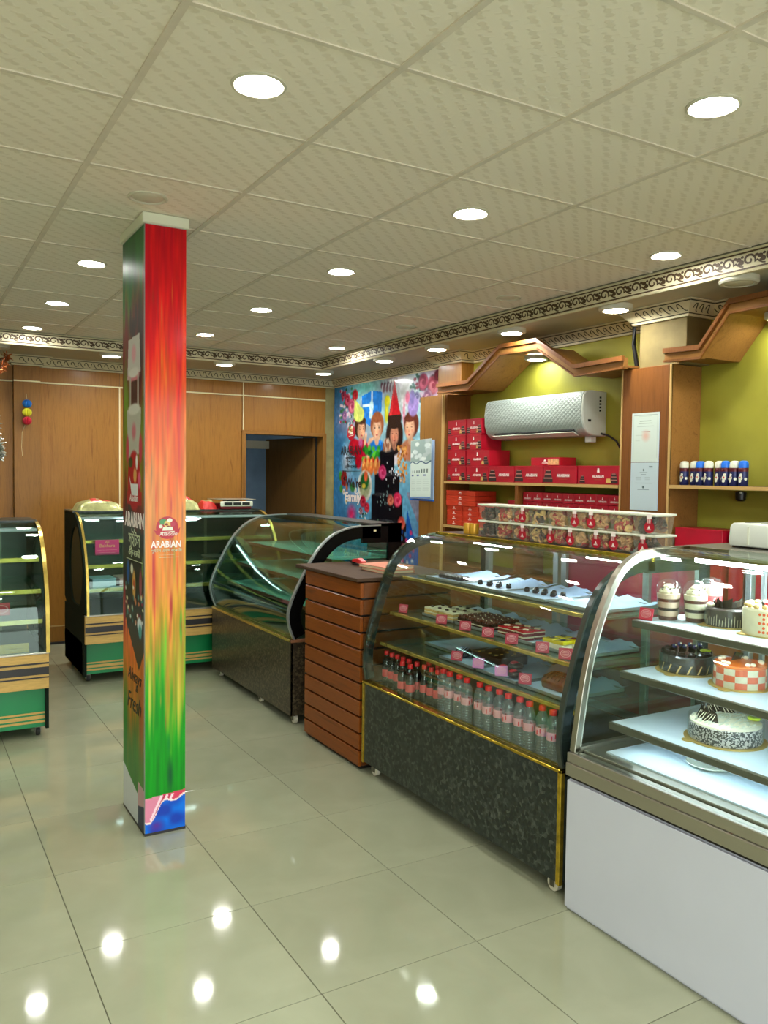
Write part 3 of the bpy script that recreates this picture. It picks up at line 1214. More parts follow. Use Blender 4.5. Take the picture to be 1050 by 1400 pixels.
def emblem(parent, pos, face, r, name='emblem', sub=True):
    """round red badge with a cream swirl, small cakes and a white ribbon"""
    mats = ['crimson', 'cap_white', 'sponge', 'bag_green', 'tag_pink', 'crimson_dark']
    g = G()

    def disc(cx, cz, rx, rz, lift, m, n=14):
        g.add([(cx + rx * math.cos(2 * PI * k / n), cz + rz * math.sin(2 * PI * k / n), lift) for k in range(n)], [tuple(range(n))], m)
    disc(0, 0, r, r, .0004, 0, 24)
    disc(-.35 * r, .52 * r, .34 * r, .26 * r, .0007, 3)
    disc(.02 * r, .30 * r, .30 * r, .34 * r, .0008, 2)
    disc(-.06 * r, .30 * r, .16 * r, .10 * r, .0010, 5)
    disc(.10 * r, .10 * r, .14 * r, .09 * r, .0010, 5)
    disc(.22 * r, .66 * r, .24 * r, .17 * r, .0009, 1)
    disc(.50 * r, .32 * r, .24 * r, .20 * r, .0009, 4)
    disc(-.58 * r, .12 * r, .17 * r, .16 * r, .0009, 1)
    g.add([(-.45 * r, -.25 * r, .0011), (.55 * r, -.25 * r, .0011), (.45 * r, .08 * r, .0011), (-.36 * r, .08 * r, .0011)], [(0, 1, 2, 3)], 1)
    pts = [(-1.18 * r, -.18 * r), (-.9 * r, -.30 * r), (1.0 * r, -.14 * r), (1.16 * r, .05 * r), (1.05 * r, -.50 * r), (-.95 * r, -.62 * r)]
    g.add([(a, b_, .0009) for a, b_ in pts], [(0, 1, 2, 3, 4, 5)], 0)
    g.add([(-.6 * r, -.42 * r, .0012), (.66 * r, -.30 * r, .0012), (.62 * r, -.38 * r, .0012), (-.62 * r, -.50 * r, .0012)], [(0, 1, 2, 3)], 1)
    o = g.make(name, mats, None, smooth=False)
    o.parent = parent
    o.location = Vector(pos) - base_of(parent)
    o.rotation_euler = FACE[face]
    return o


emblem(pillar, (1.022, PY0 - .002, 1.372), '-y', .050)
text('Aladdin', .026, (1.026, PY0 - .004, 1.345), '-y', 'print_white', pillar, shear=.3)
text('ARABIAN', .042, (1.018, PY0 - .003, 1.298), '-y', 'print_white', pillar, bold=.0012, sx=.76)
text('সুইটস এন্ড বেকারী', .017, (1.02, PY0 - .003, 1.270), '-y', 'text_green', pillar)
text('——— ———', 0.011, (1.02, PY0 - .003, 1.252), '-y', 'text_green', pillar)
G().box(.985, 1.075, PY0 - .0025, PY0 - .0018, 1.240, 1.2415).make('rule_line', ['text_green'], pillar, smooth=False)

# aisle side of the pillar (faces -x); u runs from the back corner to the front corner
cv = Cv(84, 560, .40, 2.67, .012)
streak_base(cv, [(0, (20, 110, 30)), (.3, (60, 120, 30)), (.5, (170, 110, 30)), (.72, (206, 110, 34)), (.86, (214, 90, 34)), (.95, (90, 60, 40)), (1.1, (50, 44, 36)), (1.35, (46, 50, 36)), (1.5, (110, 20, 20)), (1.65, (130, 110, 30)), (1.9, (100, 140, 40)), (2.1, (120, 30, 26)), (2.28, (110, 50, 36)), (2.42, (100, 120, 30)), (2.52, (20, 110, 40)), (2.7, (4, 90, 36))], 21, amp=.12)
cv.ell(.05, .45, .06, .3, (20, 130, 50), .8, al=.7)
cv.ell(.33, .55, .05, .25, (150, 70, 40), .8, al=.7)
cv.ell(.25, 2.1, .14, .45, (96, 24, 26), .5, al=.8)
cv.ell(.32, 2.2, .06, .25, (30, 26, 26), .5, al=.8)
for x, z, rx, rz in ((.15, 2.30, .02, .08), (.25, 2.31, .02, .07), (.20, 2.26, .05, .06)):
    cv.ell(x, z, rx, rz, (50, 34, 34), .4)
# tiered cake stand in pale grey and pink
cv.poly([(.11, 2.22), (.31, 2.23), (.33, 2.06), (.09, 2.04)], (190, 188, 180))
cv.ell(.21, 2.05, .12, .03, (200, 120, 130), .3)
cv.ell(.21, 2.065, .11, .026, (206, 204, 196), .3)
cv.ell(.21, 2.15, .05, .05, (210, 150, 160), .5)
cv.rect(.13, .16, 1.86, 2.05, (170, 172, 160))
cv.rect(.27, .30, 1.86, 2.05, (170, 172, 160))
cv.rect(.17, .26, 1.90, 2.03, (70, 40, 34))
cv.poly([(.08, 1.90), (.34, 1.90), (.32, 1.70), (.10, 1.68)], (176, 178, 164))
cv.ell(.21, 1.90, .13, .03, (206, 208, 196), .3)
cv.ell(.09, 1.72, .035, .08, (190, 60, 80), .4)
cv.ell(.33, 1.72, .035, .08, (190, 60, 80), .4)
cv.ell(.21, 1.80, .05, .05, (190, 110, 120), .6)
# red oval emblem
cv.ell(.21, 1.575, .125, .145, (170, 20, 30), .12)
cv.rect(.08, .35, 1.465, 1.53, (170, 20, 30))
cv.ell(.15, 1.66, .045, .028, (50, 70, 30), .3)
cv.ell(.26, 1.66, .022, .04, (226, 228, 226), .3)
cv.ell(.23, 1.60, .035, .04, (214, 160, 90), .3)
cv.ell(.31, 1.58, .03, .045, (214, 90, 130), .3)
cv.poly([(.12, 1.60), (.16, 1.56), (.28, 1.56), (.28, 1.51), (.17, 1.51)], (216, 222, 222))
# table of sweets on black
cv.poly([(.02, 1.36), (.39, 1.34), (.39, .82), (.30, .72), (.04, .93)], (42, 38, 32))
cv.ell(.10, 1.15, .035, .07, (30, 80, 150), .4)
cv.ell(.17, 1.17, .03, .03, (210, 214, 190), .4)
cv.ell(.21, 1.10, .035, .08, (200, 150, 70), .3)
cv.ell(.21, 1.10, .018, .03, (190, 70, 40), .3)
cv.ell(.33, 1.12, .03, .08, (150, 70, 80), .4)
cv.ell(.36, 1.19, .015, .06, (110, 140, 70), .5)
for k in range(34):
    r_ = random.random
    cv.ell(.05 + .32 * r_(), .92 + .18 * r_(), .010 + .014 * r_(), .008 + .012 * r_(), random.choice([(214, 214, 170), (220, 226, 220), (190, 110, 60), (150, 30, 60), (60, 120, 120)]), .4)
cv.ell(.31, .93, .05, .04, (210, 220, 226), .3)
cv.ell(.32, .90, .035, .04, (70, 150, 150), .4)
cv.ell(.03, .98, .02, .16, (150, 24, 44), .4)
# lower orange with script; white and pink at the foot
cut = .19 - .10 * (cv.X - .0) / .40 + .03
cv.mix((cv.Z < cut).astype(float), (196, 202, 206))
cv.mix(((cv.Z < .24 - .1 * cv.X) & (cv.X > .28)).astype(float), (190, 150, 156))
cv.mix(((cv.Z < .13 - .25 * (.40 - cv.X)) & (cv.X > .28)).astype(float), (40, 50, 80))
cv.mix((cv.X > .388).astype(float), (170, 176, 176))
paint_grid('paint_streak_print', cv.a, (PX0 - .0015, PY1, 2.682), (0, -.40, 0), (0, 0, -2.67), 'pillar_side_print', pillar)
text('ARABIAN', .096, (PX0 - .003, 3.80, 1.395), '-x', 'print_white', pillar, bold=.002, sx=.86)
text('সুইটস', .085, (PX0 - .003, 3.80, 1.305), '-x', 'text_green', pillar)
text('এন্ড বেকারী', .040, (PX0 - .003, 3.80, 1.245), '-x', 'text_green', pillar)
G().box(PX0 - .003, PX0 - .002, 3.66, 3.95, 1.212, 1.2145).make('rule_line', ['text_green'], pillar, smooth=False)
text('Aladdin', .05, (PX0 - .003, 3.81, 1.497), '-x', 'print_white', pillar, shear=.3)
text('Always', .085, (PX0 - .003, 3.80, .68), '-x', 'text_black', pillar, shear=.35)
text('&', .05, (PX0 - .003, 3.76, .63), '-x', 'text_black', pillar, shear=.3)
text('Fresh', .115, (PX0 - .003, 3.81, .55), '-x', 'text_black', pillar, shear=.35)

# ================================================================== DISPLAY CASES


def caster(t, x, y, r=.03, mat='caster_white'):
    g = G()
    g.box(x - .016, x + .016, y - .022, y + .022, .052, .068, 1)
    g.box(x - .017, x - .0135, y - .012, y + .012, .02, .056, 1)
    g.box(x + .0135, x + .017, y - .012, y + .012, .02, .056, 1)
    w = G()
    n = 16
    prof = [(.010, -.012), (r, -.011), (r + .001, 0), (r, .011), (.010, .012)]
    vs = []
    for rr, dx in prof:
        for k in range(n):
            a = 2 * PI * k / n
            vs.append((x + dx, y + rr * math.cos(a), r + .001 + rr * math.sin(a)))
    fs = [(i * n + k, i * n + (k + 1) % n, (i + 1) * n + (k + 1) % n, (i + 1) * n + k) for i in range(len(prof) - 1) for k in range(n)]
    fs += [tuple(range(n)), tuple(range(4 * n, 5 * n))]
    w.add(vs, fs)
    o = g.make('caster', [mat, 'steel_dark'], t)
    w.make('wheel', [mat], o)
    return o


def curved_sheet(path, th, axis, a, b_, mat, name, parent, sub=3):
    p = dense(path, sub)
    q = inset(p, th)
    poly = p + q[::-1]
    n = len(p)
    g = G()
    ga = []
    vs = []
    for t in (a, b_):
        vs += [g._p(axis, u, v_, t) for u, v_ in p] + [g._p(axis, u, v_, t) for u, v_ in q]
    fs = []
    for i in range(n - 1):
        fs += [(i, i + 1, 2 * n + i + 1, 2 * n + i), (n + i, 3 * n + i, 3 * n + i + 1, n + i + 1), (i, n + i, n + i + 1, i + 1), (2 * n + i, 2 * n + i + 1, 3 * n + i + 1, 3 * n + i)]
    fs += [(0, 2 * n, 3 * n, n), (n - 1, 2 * n - 1, 4 * n - 1, 3 * n - 1)]
    g.add(vs, fs)
    return g.make(name, [mat], parent, ang=1.2)


# ---------- case of the bottles and pastries (granite front)
P2 = [(2.165, .512), (2.150, .60), (2.156, .70), (2.190, .84), (2.235, .98), (2.290, 1.12), (2.355, 1.205), (2.45, 1.262), (2.55, 1.288), (2.64, 1.294)]
Y0, Y1 = 2.30, 3.855
case2 = thing('display_case', 'long curved glass pastry case on a speckled dark granite front with brass edging', 'display case', (2.6, 3.07, 0))
G().box(2.155, 2.165, Y0 + .018, Y1 - .018, .065, .495).make('granite_panel', ['granite_black'], case2, bevel=.001, smooth=False)
G().box(2.166, 2.97, Y0 + .004, Y1 - .004, .07, .478).make('base_cabinet', ['grey_frame'], case2, smooth=False)
g = G()
g.box(2.150, 2.17, Y0, Y0 + .020, .06, .50)
g.box(2.150, 2.17, Y1 - .020, Y1, .06, .50)
g.box(2.150, 2.20, Y0, Y1, .494, .506)
g.box(2.150, 2.96, Y0, Y0 + .012, .494, .506)
g.make('brass_edging', ['brass'], case2, bevel=.001, smooth=False)
for x, y in ((2.20, Y0 + .075), (2.20, Y1 - .075), (2.9, Y0 + .08), (2.9, Y1 - .08)):
    caster(case2, x, y)
pd = dense(P2, 3)
curved_sheet(P2, .007, 'y', Y0 + .03, Y1 - .03, 'clear_glass', 'curved_front_glass', case2)
inn = inset(pd, .050)
for k, (a, b_) in enumerate(((Y0 + .008, Y0 + .026), (Y1 - .026, Y1 - .008))):
    g = G()
    g.ring(pd, inn, 'y', a, b_, 0, closed=False)
    g.box(2.60, 2.98, a, b_, 1.235, 1.29)
    g.box(2.93, 2.98, a, b_, .50, 1.235)
    e = g.make('end_frame', ['smoke_edge'], case2, smooth=False)
    g = G()
    g.ring(inset(pd, -.004), inset(pd, .006), 'y', a - .003, b_ + .003, 0, closed=False)
    g.make('glass_edge', ['green_glass' if k else 'grey_frame'], e, smooth=False)
    g = G()
    g.prism(inset(pd, .05) + [(2.93, 1.235), (2.93, .51), (2.19, .51)], 'y', (a + b_) / 2 - .002, (a + b_) / 2 + .002)
    g.make('end_glass', ['clear_glass'], case2, smooth=False)
g = G()
g.box(2.63, 3.0, Y0, Y1, 1.286, 1.300)
tp = g.make('top_slab', ['granite_black'], case2, bevel=.002, smooth=False)
G().box(2.612, 2.632, Y0, Y1, 1.281, 1.302).make('brass_nosing', ['brass'], tp, bevel=.002, smooth=False)
G().box(2.66, 2.76, Y0 + .03, Y1 - .03, 1.262, 1.284).make('light_housing', ['steel'], case2, smooth=False)
G().box(2.69, 2.71, 2.45, 2.75, 1.252, 1.261).make('led_strip', ['strip_soft'], case2, smooth=False)
G().box(2.69, 2.71, 3.30, 3.60, 1.252, 1.261).make('led_strip', ['strip_soft'], case2, smooth=False)
for k, (xs, z) in enumerate(((2.375, 1.066), (2.305, .874), (2.245, .712))):
    s = G().box(xs, 2.93, Y0 + .03, Y1 - .03, z - .008, z).make('shelf', ['shelf_glass'], case2, smooth=False)
    G().box(xs - .006, xs + .012, Y0 + .03, Y1 - .03, z - .015, z + .002).make('brass_nosing', ['brass_yellow'], s, bevel=.002, smooth=False)
G().box(2.168, 2.93, Y0 + .03, Y1 - .03, .478, .486).make('deck', ['display_dark'], case2, smooth=False)
# back of the case: aluminium posts and one open bay, the rest a crimson board
g = G()
for y in (2.335, 2.62, 3.16, 3.22, Y1 - .06):
    g.box(2.935, 2.965, y - .018, y + .018, .49, 1.262)
g.box(2.93, 2.97, Y0 + .03, Y1 - .03, .49, .52)
g.box(2.93, 2.97, Y0 + .03, Y1 - .03, 1.24, 1.262)
g.make('back_frame', ['aluminium'], case2, bevel=.002, smooth=False)
b1 = G().box(2.955, 2.962, 2.353, 2.602, .52, 1.24).make('back_board', ['crimson_board'], case2, smooth=False)
b2 = G().box(2.955, 2.962, 2.638, 3.142, .52, 1.24).make('back_board', ['crimson_board'], case2, smooth=False)
text('RATONS', .10, (2.953, 2.86, .995), '-x', 'crimson_text', b2)
G().box(2.955, 2.960, 3.24, Y1 - .078, .52, 1.24).make('sliding_glass', ['clear_glass'], case2, smooth=False)

# ---------- white cake case at the right
PA = [(2.142, .602), (2.153, .675), (2.184, .864), (2.227, 1.025), (2.289, 1.172), (2.359, 1.275), (2.455, 1.330), (2.577, 1.347), (2.75, 1.349)]
A0, A1 = .72, 2.255
casea = thing('display_case', 'tall lit cake case with white base panel and steel-edged curved glass', 'display case', (2.6, 1.5, 0))
G().box(2.138, 2.150, A0, A1, .012, .492).make('white_front_panel', ['white_panel'], casea, bevel=.002, smooth=False)
G().box(2.151, 3.15, A0, A1, .0, .495).make('base_cabinet', ['white_panel'], casea, smooth=False)
g = G()
g.box(2.128, 2.170, A0, A1, .512, .560)
g.box(2.134, 2.180, A0, A1, .560, .598)
g.make('steel_band', ['steel'], casea, bevel=.004, seg=2, smooth=False)
G().box(2.150, 3.15, A0, A1 - .005, .496, .512).make('shadow_gap', ['stripe_black'], casea, smooth=False)
pa = dense(PA, 3)
curved_sheet(PA, .008, 'y', A0 + .04, A1 - .03, 'clear_glass', 'curved_front_glass', casea)
for k, (a, b_) in enumerate(((A0 + .005, A0 + .035), (A1 - .032, A1 - .004))):
    g = G()
    g.ring(pa, inset(pa, .026), 'y', a, b_, 0, closed=False)
    g.box(2.70, 3.17, a, b_, 1.325, 1.349)
    g.box(3.12, 3.17, a, b_, .60, 1.325)
    g.box(2.145, 3.17, a, b_, .598, .618)
    e = g.make('end_frame', ['steel'], casea, bevel=.002, smooth=False)
    g = G()
    g.ring(inset(pa, .026), inset(pa, .036), 'y', a + .006, b_ - .006, 0, closed=False)
    g.make('white_seal', ['white_plastic'], e, smooth=False)
    G().prism(inset(pa, .03) + [(3.12, 1.325), (3.12, .61), (2.16, .61)], 'y', (a + b_) / 2 - .002, (a + b_) / 2 + .002).make('end_glass', ['clear_glass'], casea, smooth=False)
tp = G().box(2.74, 3.20, A0, A1, 1.330, 1.350).make('top_slab', ['steel'], casea, bevel=.003, smooth=False)
G().box(2.60, 2.74, A0 + .03, A1 - .03, 1.318, 1.341).make('light_housing', ['steel_dark'], casea, bevel=.002, smooth=False)
G().box(2.640, 2.668, A0 + .1, A1 - .14, 1.298, 1.3165).make('led_strip', ['strip_cool'], casea, smooth=False)
G().box(2.94, 2.955, A0 + .1, A1 - .25, 1.292, 1.306).make('led_strip', ['strip_cool'], casea, smooth=False)
for k, (xs, z, ye) in enumerate(((2.392, 1.082, 2.19), (2.335, .893, 2.19), (2.285, .706, 2.19))):
    s = G().box(xs + .01, 2.93, A0 + .05, ye, z - .012, z).make('shelf', ['white_board'], casea, bevel=.001, smooth=False)
    g = G()
    g.box(xs - .004, xs + .010, A0 + .05, ye + .004, z - .026, z + .001)
    g.box(xs + .010, 2.93, ye, ye + .006, z - .018, z + .001)
    g.make('steel_nosing', ['steel_dark'], s, bevel=.003, smooth=False)
    G().box(xs + .016, xs + .028, A0 + .12, ye - .10, z - .020, z - .0125).make('led_strip', ['strip_shelf'], s, smooth=False)
    G().box(2.84, 2.85, A0 + .12, ye - .75, z - .020, z - .0125).make('led_strip', ['strip_shelf'], s, smooth=False)
G().box(2.185, 3.10, A0 + .04, A1 - .034, .575, .606).make('deck', ['steel'], casea, bevel=.002, smooth=False)
G().box(2.235, 2.90, A0 + .06, A1 - .10, .606, .612).make('deck_board', ['white_board'], casea, smooth=False)
g = G()
for y in (2.20, 2.04, 1.92, 1.60, 1.42, 1.1, .8):
    g.box(3.085, 3.115, y - .014, y + .014, .61, 1.325)
g.box(3.08, 3.12, A0 + .04, A1 - .034, .61, .635)
g.box(3.08, 3.12, A0 + .04, A1 - .034, 1.30, 1.325)
g.make('back_frame', ['aluminium'], casea, bevel=.002, smooth=False)
for y0_, y1_ in ((2.054, 2.186), (1.934, 2.026), (1.614, 1.906), (1.434, 1.586), (.814, 1.406)):
    G().box(3.098, 3.103, y0_, y1_, .635, 1.30).make('sliding_glass', ['clear_glass'], casea, smooth=False)
# shelf standards
g = G()
for y in (2.02, 1.45):
    g.box(2.925, 2.94, y - .008, y + .008, .61, 1.30)
g.make('shelf_post', ['aluminium'], casea, smooth=False)

# ---------- granite case behind the counter
P3 = [(2.170, .556), (2.140, .63), (2.128, .72), (2.160, .825), (2.225, .955), (2.305, 1.09), (2.375, 1.17), (2.45, 1.225), (2.55, 1.262), (2.65, 1.275), (2.80, 1.279)]
C0, C1 = 4.79, 6.33
case3 = thing('display_case', 'empty green-tinted curved glass case with black end panel behind the slatted counter', 'display case', (2.55, 5.5, 0))
G().box(2.15, 2.162, C0, C1, .062, .535).make('granite_panel', ['granite_brown'], case3, bevel=.001, smooth=False)
G().box(2.163, 2.96, C0 + .012, C1 - .004, .066, .53).make('base_cabinet', ['grey_frame'], case3, smooth=False)
G().box(2.15, 2.96, C0, C0 + .011, .062, .535).make('granite_end_panel', ['granite_brown'], case3, smooth=False)
g = G()
g.box(2.145, 2.19, C0 - .004, C1, .536, .556)
g.make('brass_edging', ['brass_yellow'], case3, bevel=.002, smooth=False)
G().box(2.145, 2.96, C0 - .006, C0 + .02, .536, .556).make('copper_edging', ['copper_edge'], case3, bevel=.002, smooth=False)
for x, y in ((2.20, C0 + .05), (2.20, C0 + .62), (2.20, C1 - .08), (2.9, C0 + .08), (2.9, C1 - .08)):
    caster(case3, x, y)
p3d = dense(P3, 3)
curved_sheet(P3, .007, 'y', C0 + .03, C1 - .02, 'green_glass', 'curved_front_glass', case3)
g = G()
g.ring(p3d, inset(p3d, .085), 'y', C0 + .0, C0 + .022, 0, closed=False)
g.box(2.66, 2.965, C0, C0 + .022, 1.16, 1.29)
g.box(2.86, 2.965, C0, C0 + .022, .55, 1.29)
ef = g.make('black_end_frame', ['black_gloss'], case3, smooth=False)
G().box(2.80, 2.82, C0 - .001, C0 + .004, .62, 1.14).make('glass_channel', ['green_glass'], ef, smooth=False)
g = G()
g.ring(inset(p3d, -.003), inset(p3d, .006), 'y', C0 - .004, C0 + .026, 0, closed=False)
g.make('glass_edge', ['aluminium'], ef, smooth=False)
g = G()
g.lathe([(.006, 0), (.006, .004)], (0, 0, 0), 10)
st = G().box(2.745, 2.765, C0 - .003, C0, 1.235, 1.25).make('round_screw', ['pale_trim'], ef, bevel=.003)
G().prism(inset(p3d, .085) + [(2.86, 1.16), (2.86, .56), (2.2, .56)], 'y', C0 + .010, C0 + .013).make('end_glass', ['green_glass'], case3, smooth=False)
g = G()
g.ring(p3d, inset(p3d, .03), 'y', C1 - .02, C1, 0, closed=False)
g.box(2.78, 2.96, C1 - .02, C1, 1.245, 1.279)
g.box(2.92, 2.96, C1 - .02, C1, .55, 1.25)
e2 = g.make('end_frame', ['smoke_edge'], case3, smooth=False)
g = G()
g.ring(inset(p3d, -.004), inset(p3d, .004), 'y', C1 - .03, C1 + .002, 0, closed=False)
g.make('glass_edge', ['aluminium'], e2, smooth=False)
G().prism(inset(p3d, .03) + [(2.92, 1.25), (2.92, .56), (2.18, .56)], 'y', C1 - .012, C1 - .009).make('end_glass', ['green_glass'], case3, smooth=False)
tp = G().box(2.78, 2.97, C0, C1, 1.270, 1.285).make('top_slab', ['granite_black'], case3, smooth=False)
for xs, z in ((2.44, 1.06), (2.34, .905), (2.27, .752)):
    s = G().box(xs, 2.91, C0 + .03, C1 - .03, z - .008, z).make('shelf', ['teal_glass'], case3, smooth=False)
    G().box(xs - .005, xs + .008, C0 + .03, C1 - .03, z - .020, z + .001).make('bronze_nosing', ['choco_brown'], s, smooth=False)
G().box(2.150, 2.172, C0 + .022, C1 - .02, .735, .750).make('front_rail', ['black_frame'], case3, bevel=.003, smooth=False)
G().box(2.17, 2.92, C0 + .02, C1 - .02, .536, .545).make('deck', ['display_dark'], case3, smooth=False)
G().box(2.925, 2.935, C0 + .02, C1 - .02, .55, 1.27).make('back_glass', ['green_glass'], case3, smooth=False)


# ---------- green and gold cases facing the aisle
def green_case(label, x0, x1, yf, flip, off):
    """front glass bows along y from yf; side panel black with an oval pane"""
    t = thing('display_case', label, 'display case', ((x0 + x1) / 2, yf + .45, 0))
    # profile (y,z)
    pf = [(yf, .528), (yf + .004, .62), (yf + .012, .76), (yf + .045, .90), (yf + .105, 1.02), (yf + .19, 1.14), (yf + .30, 1.235), (yf + .42, 1.278), (yf + .52, 1.290)]
    d = dense(pf, 3)
    back = yf + .86
    G().box(x0, x1, yf + off, back, .065, .312).make('green_base', ['green_panel'], t, bevel=.002, smooth=False)
    g = G()
    for z0_, z1_ in ((.092, .105), (.115, .136), (.146, .157)):
        g.box(x0 + .004, x1 - .004, yf + off - .003, yf + off, z0_, z1_)
    g.make('gold_stripe', ['stripe_tan'], t, smooth=False)
    fr = G().box(x0 + .002, x1 - .002, yf + .004, back, .313, .522).make('front_band', ['stripe_tan'], t, bevel=.002, smooth=False)
    g = G()
    for z0_, z1_ in ((.378, .386), (.400, .445), (.462, .472)):
        g.box(x0 + .003, x1 - .003, yf + .0, yf + .004, z0_, z1_)
    g.make('black_stripe', ['stripe_black'], fr, smooth=False)
    G().box(x0, x1, yf + .0, yf + .03, .522, .534).make('sill', ['steel'], t, bevel=.002, smooth=False)
    for x in (x0 + .05, x1 - .05):
        for y in (yf + off + .06, back - .08):
            caster(t, x, y, .03, 'rubber')
    curved_sheet(pf, .006, 'x', x0 + .022, x1 - .022, 'green_glass', 'curved_front_glass', t)
    for k, (a, b_) in enumerate(((x0, x0 + .018), (x1 - .018, x1))):
        g = G()
        # black side with an eye-shaped opening
        cy, cz, ry, rz = yf + .36, .86, .27, .33
        n = 36
        outer, inner = [], []
        side = d + [(back, 1.285), (back, .53)]
        side = [(y_, z_) for y_, z_ in side]
        for q in range(n):
            a_ = 2 * PI * q / n + .01
            dx, dz = math.cos(a_), math.sin(a_)
            r_in = 1 / math.sqrt((dx / ry) ** 2 + (dz / rz) ** 2)
            # ray to the side outline
            best = 9
            m_ = len(side)
            for i in range(m_):
                (x1_, z1_), (x2_, z2_) = side[i], side[(i + 1) % m_]
                ex, ez = x2_ - x1_, z2_ - z1_
                den = dx * ez - dz * ex
                if abs(den) < 1e-9:
                    continue
                tt = ((x1_ - cy) * ez - (z1_ - cz) * ex) / den
                uu = ((x1_ - cy) * dz - (z1_ - cz) * dx) / den
                if tt > 0 and -1e-6 <= uu <= 1 + 1e-6:
                    best = min(best, tt)
            outer.append((cy + dx * best, cz + dz * best))
            r_in = min(r_in, best * .86)
            inner.append((cy + dx * r_in, cz + dz * r_in))
        g.ring(outer, inner, 'x', a, b_, 0)
        s = g.make('side_panel', ['dark_green_side'], t, smooth=False)
        G().prism(inner, 'x', (a + b_) / 2 - .002, (a + b_) / 2 + .002).make('oval_pane', ['dark_oval_glass'], s, smooth=False)
        G().box(a, b_, yf + .03, back, .063, .528).make('side_base', ['dark_green_side'], t, smooth=False)
        g = G()
        dd = inset(d, -.004)
        g.ring(dd, inset(d, .014), 'x', a if k else b_ - .004, b_ + .004 if k else b_ + .014, 0, closed=False)
        g.make('brass_edging', ['brass_yellow'], t, smooth=False)
    G().box(x0, x1, yf + .48, back, 1.280, 1.296).make('top_slab', ['granite_black'], t, smooth=False)
    G().box(x0 + .02, x1 - .02, yf + .33, yf + .48, 1.235, 1.250).make('light_housing', ['white_panel'], t, smooth=False)
    G().box(x0 + .30, min(x1, x0 + 1.2) - .25, yf + .30, yf + .32, 1.215, 1.226).make('led_strip', ['strip_dim'], t, smooth=False)
    for ys, z in ((yf + .17, 1.085), (yf + .10, .90), (yf + .05, .725)):
        s = G().box(x0 + .03, x1 - .03, ys, back - .03, z - .008, z).make('shelf', ['shelf_glass'], t, smooth=False)
        G().box(x0 + .03, x1 - .03, ys - .005, ys + .012, z - .026, z + .002).make('brass_nosing', ['brass_yellow'], s, bevel=.002, smooth=False)
    G().box(x0 + .02, x1 - .02, yf + .03, back - .02, .523, .532).make('deck', ['display_dark'], t, smooth=False)
    g = G()
    g.box(x0 + .02, x1 - .02, back - .02, back - .012, .53, 1.28)
    g.make('back_panel', ['display_dark'], t, smooth=False)
    g = G()
    xx = x0 + .12
    while xx < x1 - .05:
        g.box(xx - .012, xx + .012, back - .032, back - .02, .53, 1.27)
        xx += .36
    g.make('back_post', ['steel_dark'], t, smooth=False)
    return t


green_far = green_case('green and gold striped pastry case against the wood wall, behind the pillar', 1.19, 2.78, 6.40, False, .10)
green_near = green_case('green and gold striped display case at the left edge of the aisle', -.62, .768, 5.225, False, .07)
# ================================================================== SLATTED COUNTER
ct = thing('counter', 'narrow counter clad in horizontal reddish wood slats between the two glass cases', 'counter', (2.45, 4.22, 0))
KY0, KY1 = 3.885, 4.585
G().box(2.17, 2.74, KY0 + .018, KY1 - .004, .0, 1.03).make('carcass', ['stripe_black'], ct, smooth=False)
G().box(2.165, 2.75, KY1 - .006, KY1, .02, 1.035).make('end_panel', ['slat_wood_x'], ct, smooth=False)
pitch = .0925
for k in range(11):
    z0 = .022 + k * pitch
    G().box(2.150, 2.169, KY0, KY1, z0, z0 + pitch - .011).make('slat', ['slat_wood'], ct, bevel=.002, smooth=False)
    G().box(2.171, 2.745, KY0, KY0 + .017, z0, z0 + pitch - .011).make('slat', ['slat_wood_x'], ct, bevel=.002, smooth=False)
G().box(2.125, 2.78, KY0 - .004, KY1 + .095, 1.036, 1.056).make('counter_top', ['counter_top'], ct, bevel=.003, smooth=False)
# things on the counter
t = thing('stapler', 'black and red stapler lying on the slatted counter', 'stapler', (2.44, 4.44, 1.056))
G().box(2.425, 2.455, 4.38, 4.50, 1.056, 1.066).make('base', ['black_frame'], t, bevel=.003)
g = G()
g.prism([(4.37, 1.07), (4.37, 1.088), (4.42, 1.104), (4.49, 1.094), (4.50, 1.075)], 'x', 2.422, 2.458)
g.make('arm', ['cap_red'], t, bevel=.004)
G().box(2.426, 2.454, 4.492, 4.53, 1.066, 1.085).make('hinge', ['black_frame'], t, bevel=.003)
for k, (lab, a, m_, z, dy) in enumerate((('lower orange-brown ledger book on the slatted counter', 0, 'ledger', 1.0562, 0), ('upper orange-brown ledger book topping the pile on the slatted counter', .12, 'ledger', 1.0742, .02))):
    t = thing('ledger_book', lab, 'book', (2.47, 4.13 + dy, z), 'ledger books on the counter')
    g = G()
    g.box(2.36, 2.56, 3.99 + dy, 4.26 + dy, z, z + .002, 0)
    g.box(2.36, 2.56, 3.99 + dy, 4.26 + dy, z + .015, z + .017, 0)
    g.box(2.558, 2.562, 3.99 + dy, 4.26 + dy, z, z + .017, 0)
    g.make('cover', [m_], t, smooth=False)
    G().box(2.363, 2.557, 3.995 + dy, 4.255 + dy, z + .002, z + .015).make('pages', ['ledger_pages'], t, smooth=False)
    t.rotation_euler[2] = a
t = thing('pen', 'silver pen lying on the slatted counter behind the stapler', 'pen', (2.50, 4.50, 1.06))
G().tube([(2.47, 4.54, 1.061), (2.53, 4.47, 1.061)], .0042, 8).make('barrel', ['steel'], t)
G().tube([(2.53, 4.47, 1.061), (2.545, 4.452, 1.0605)], [.004, .001], 8).make('tip', ['black_frame'], t)

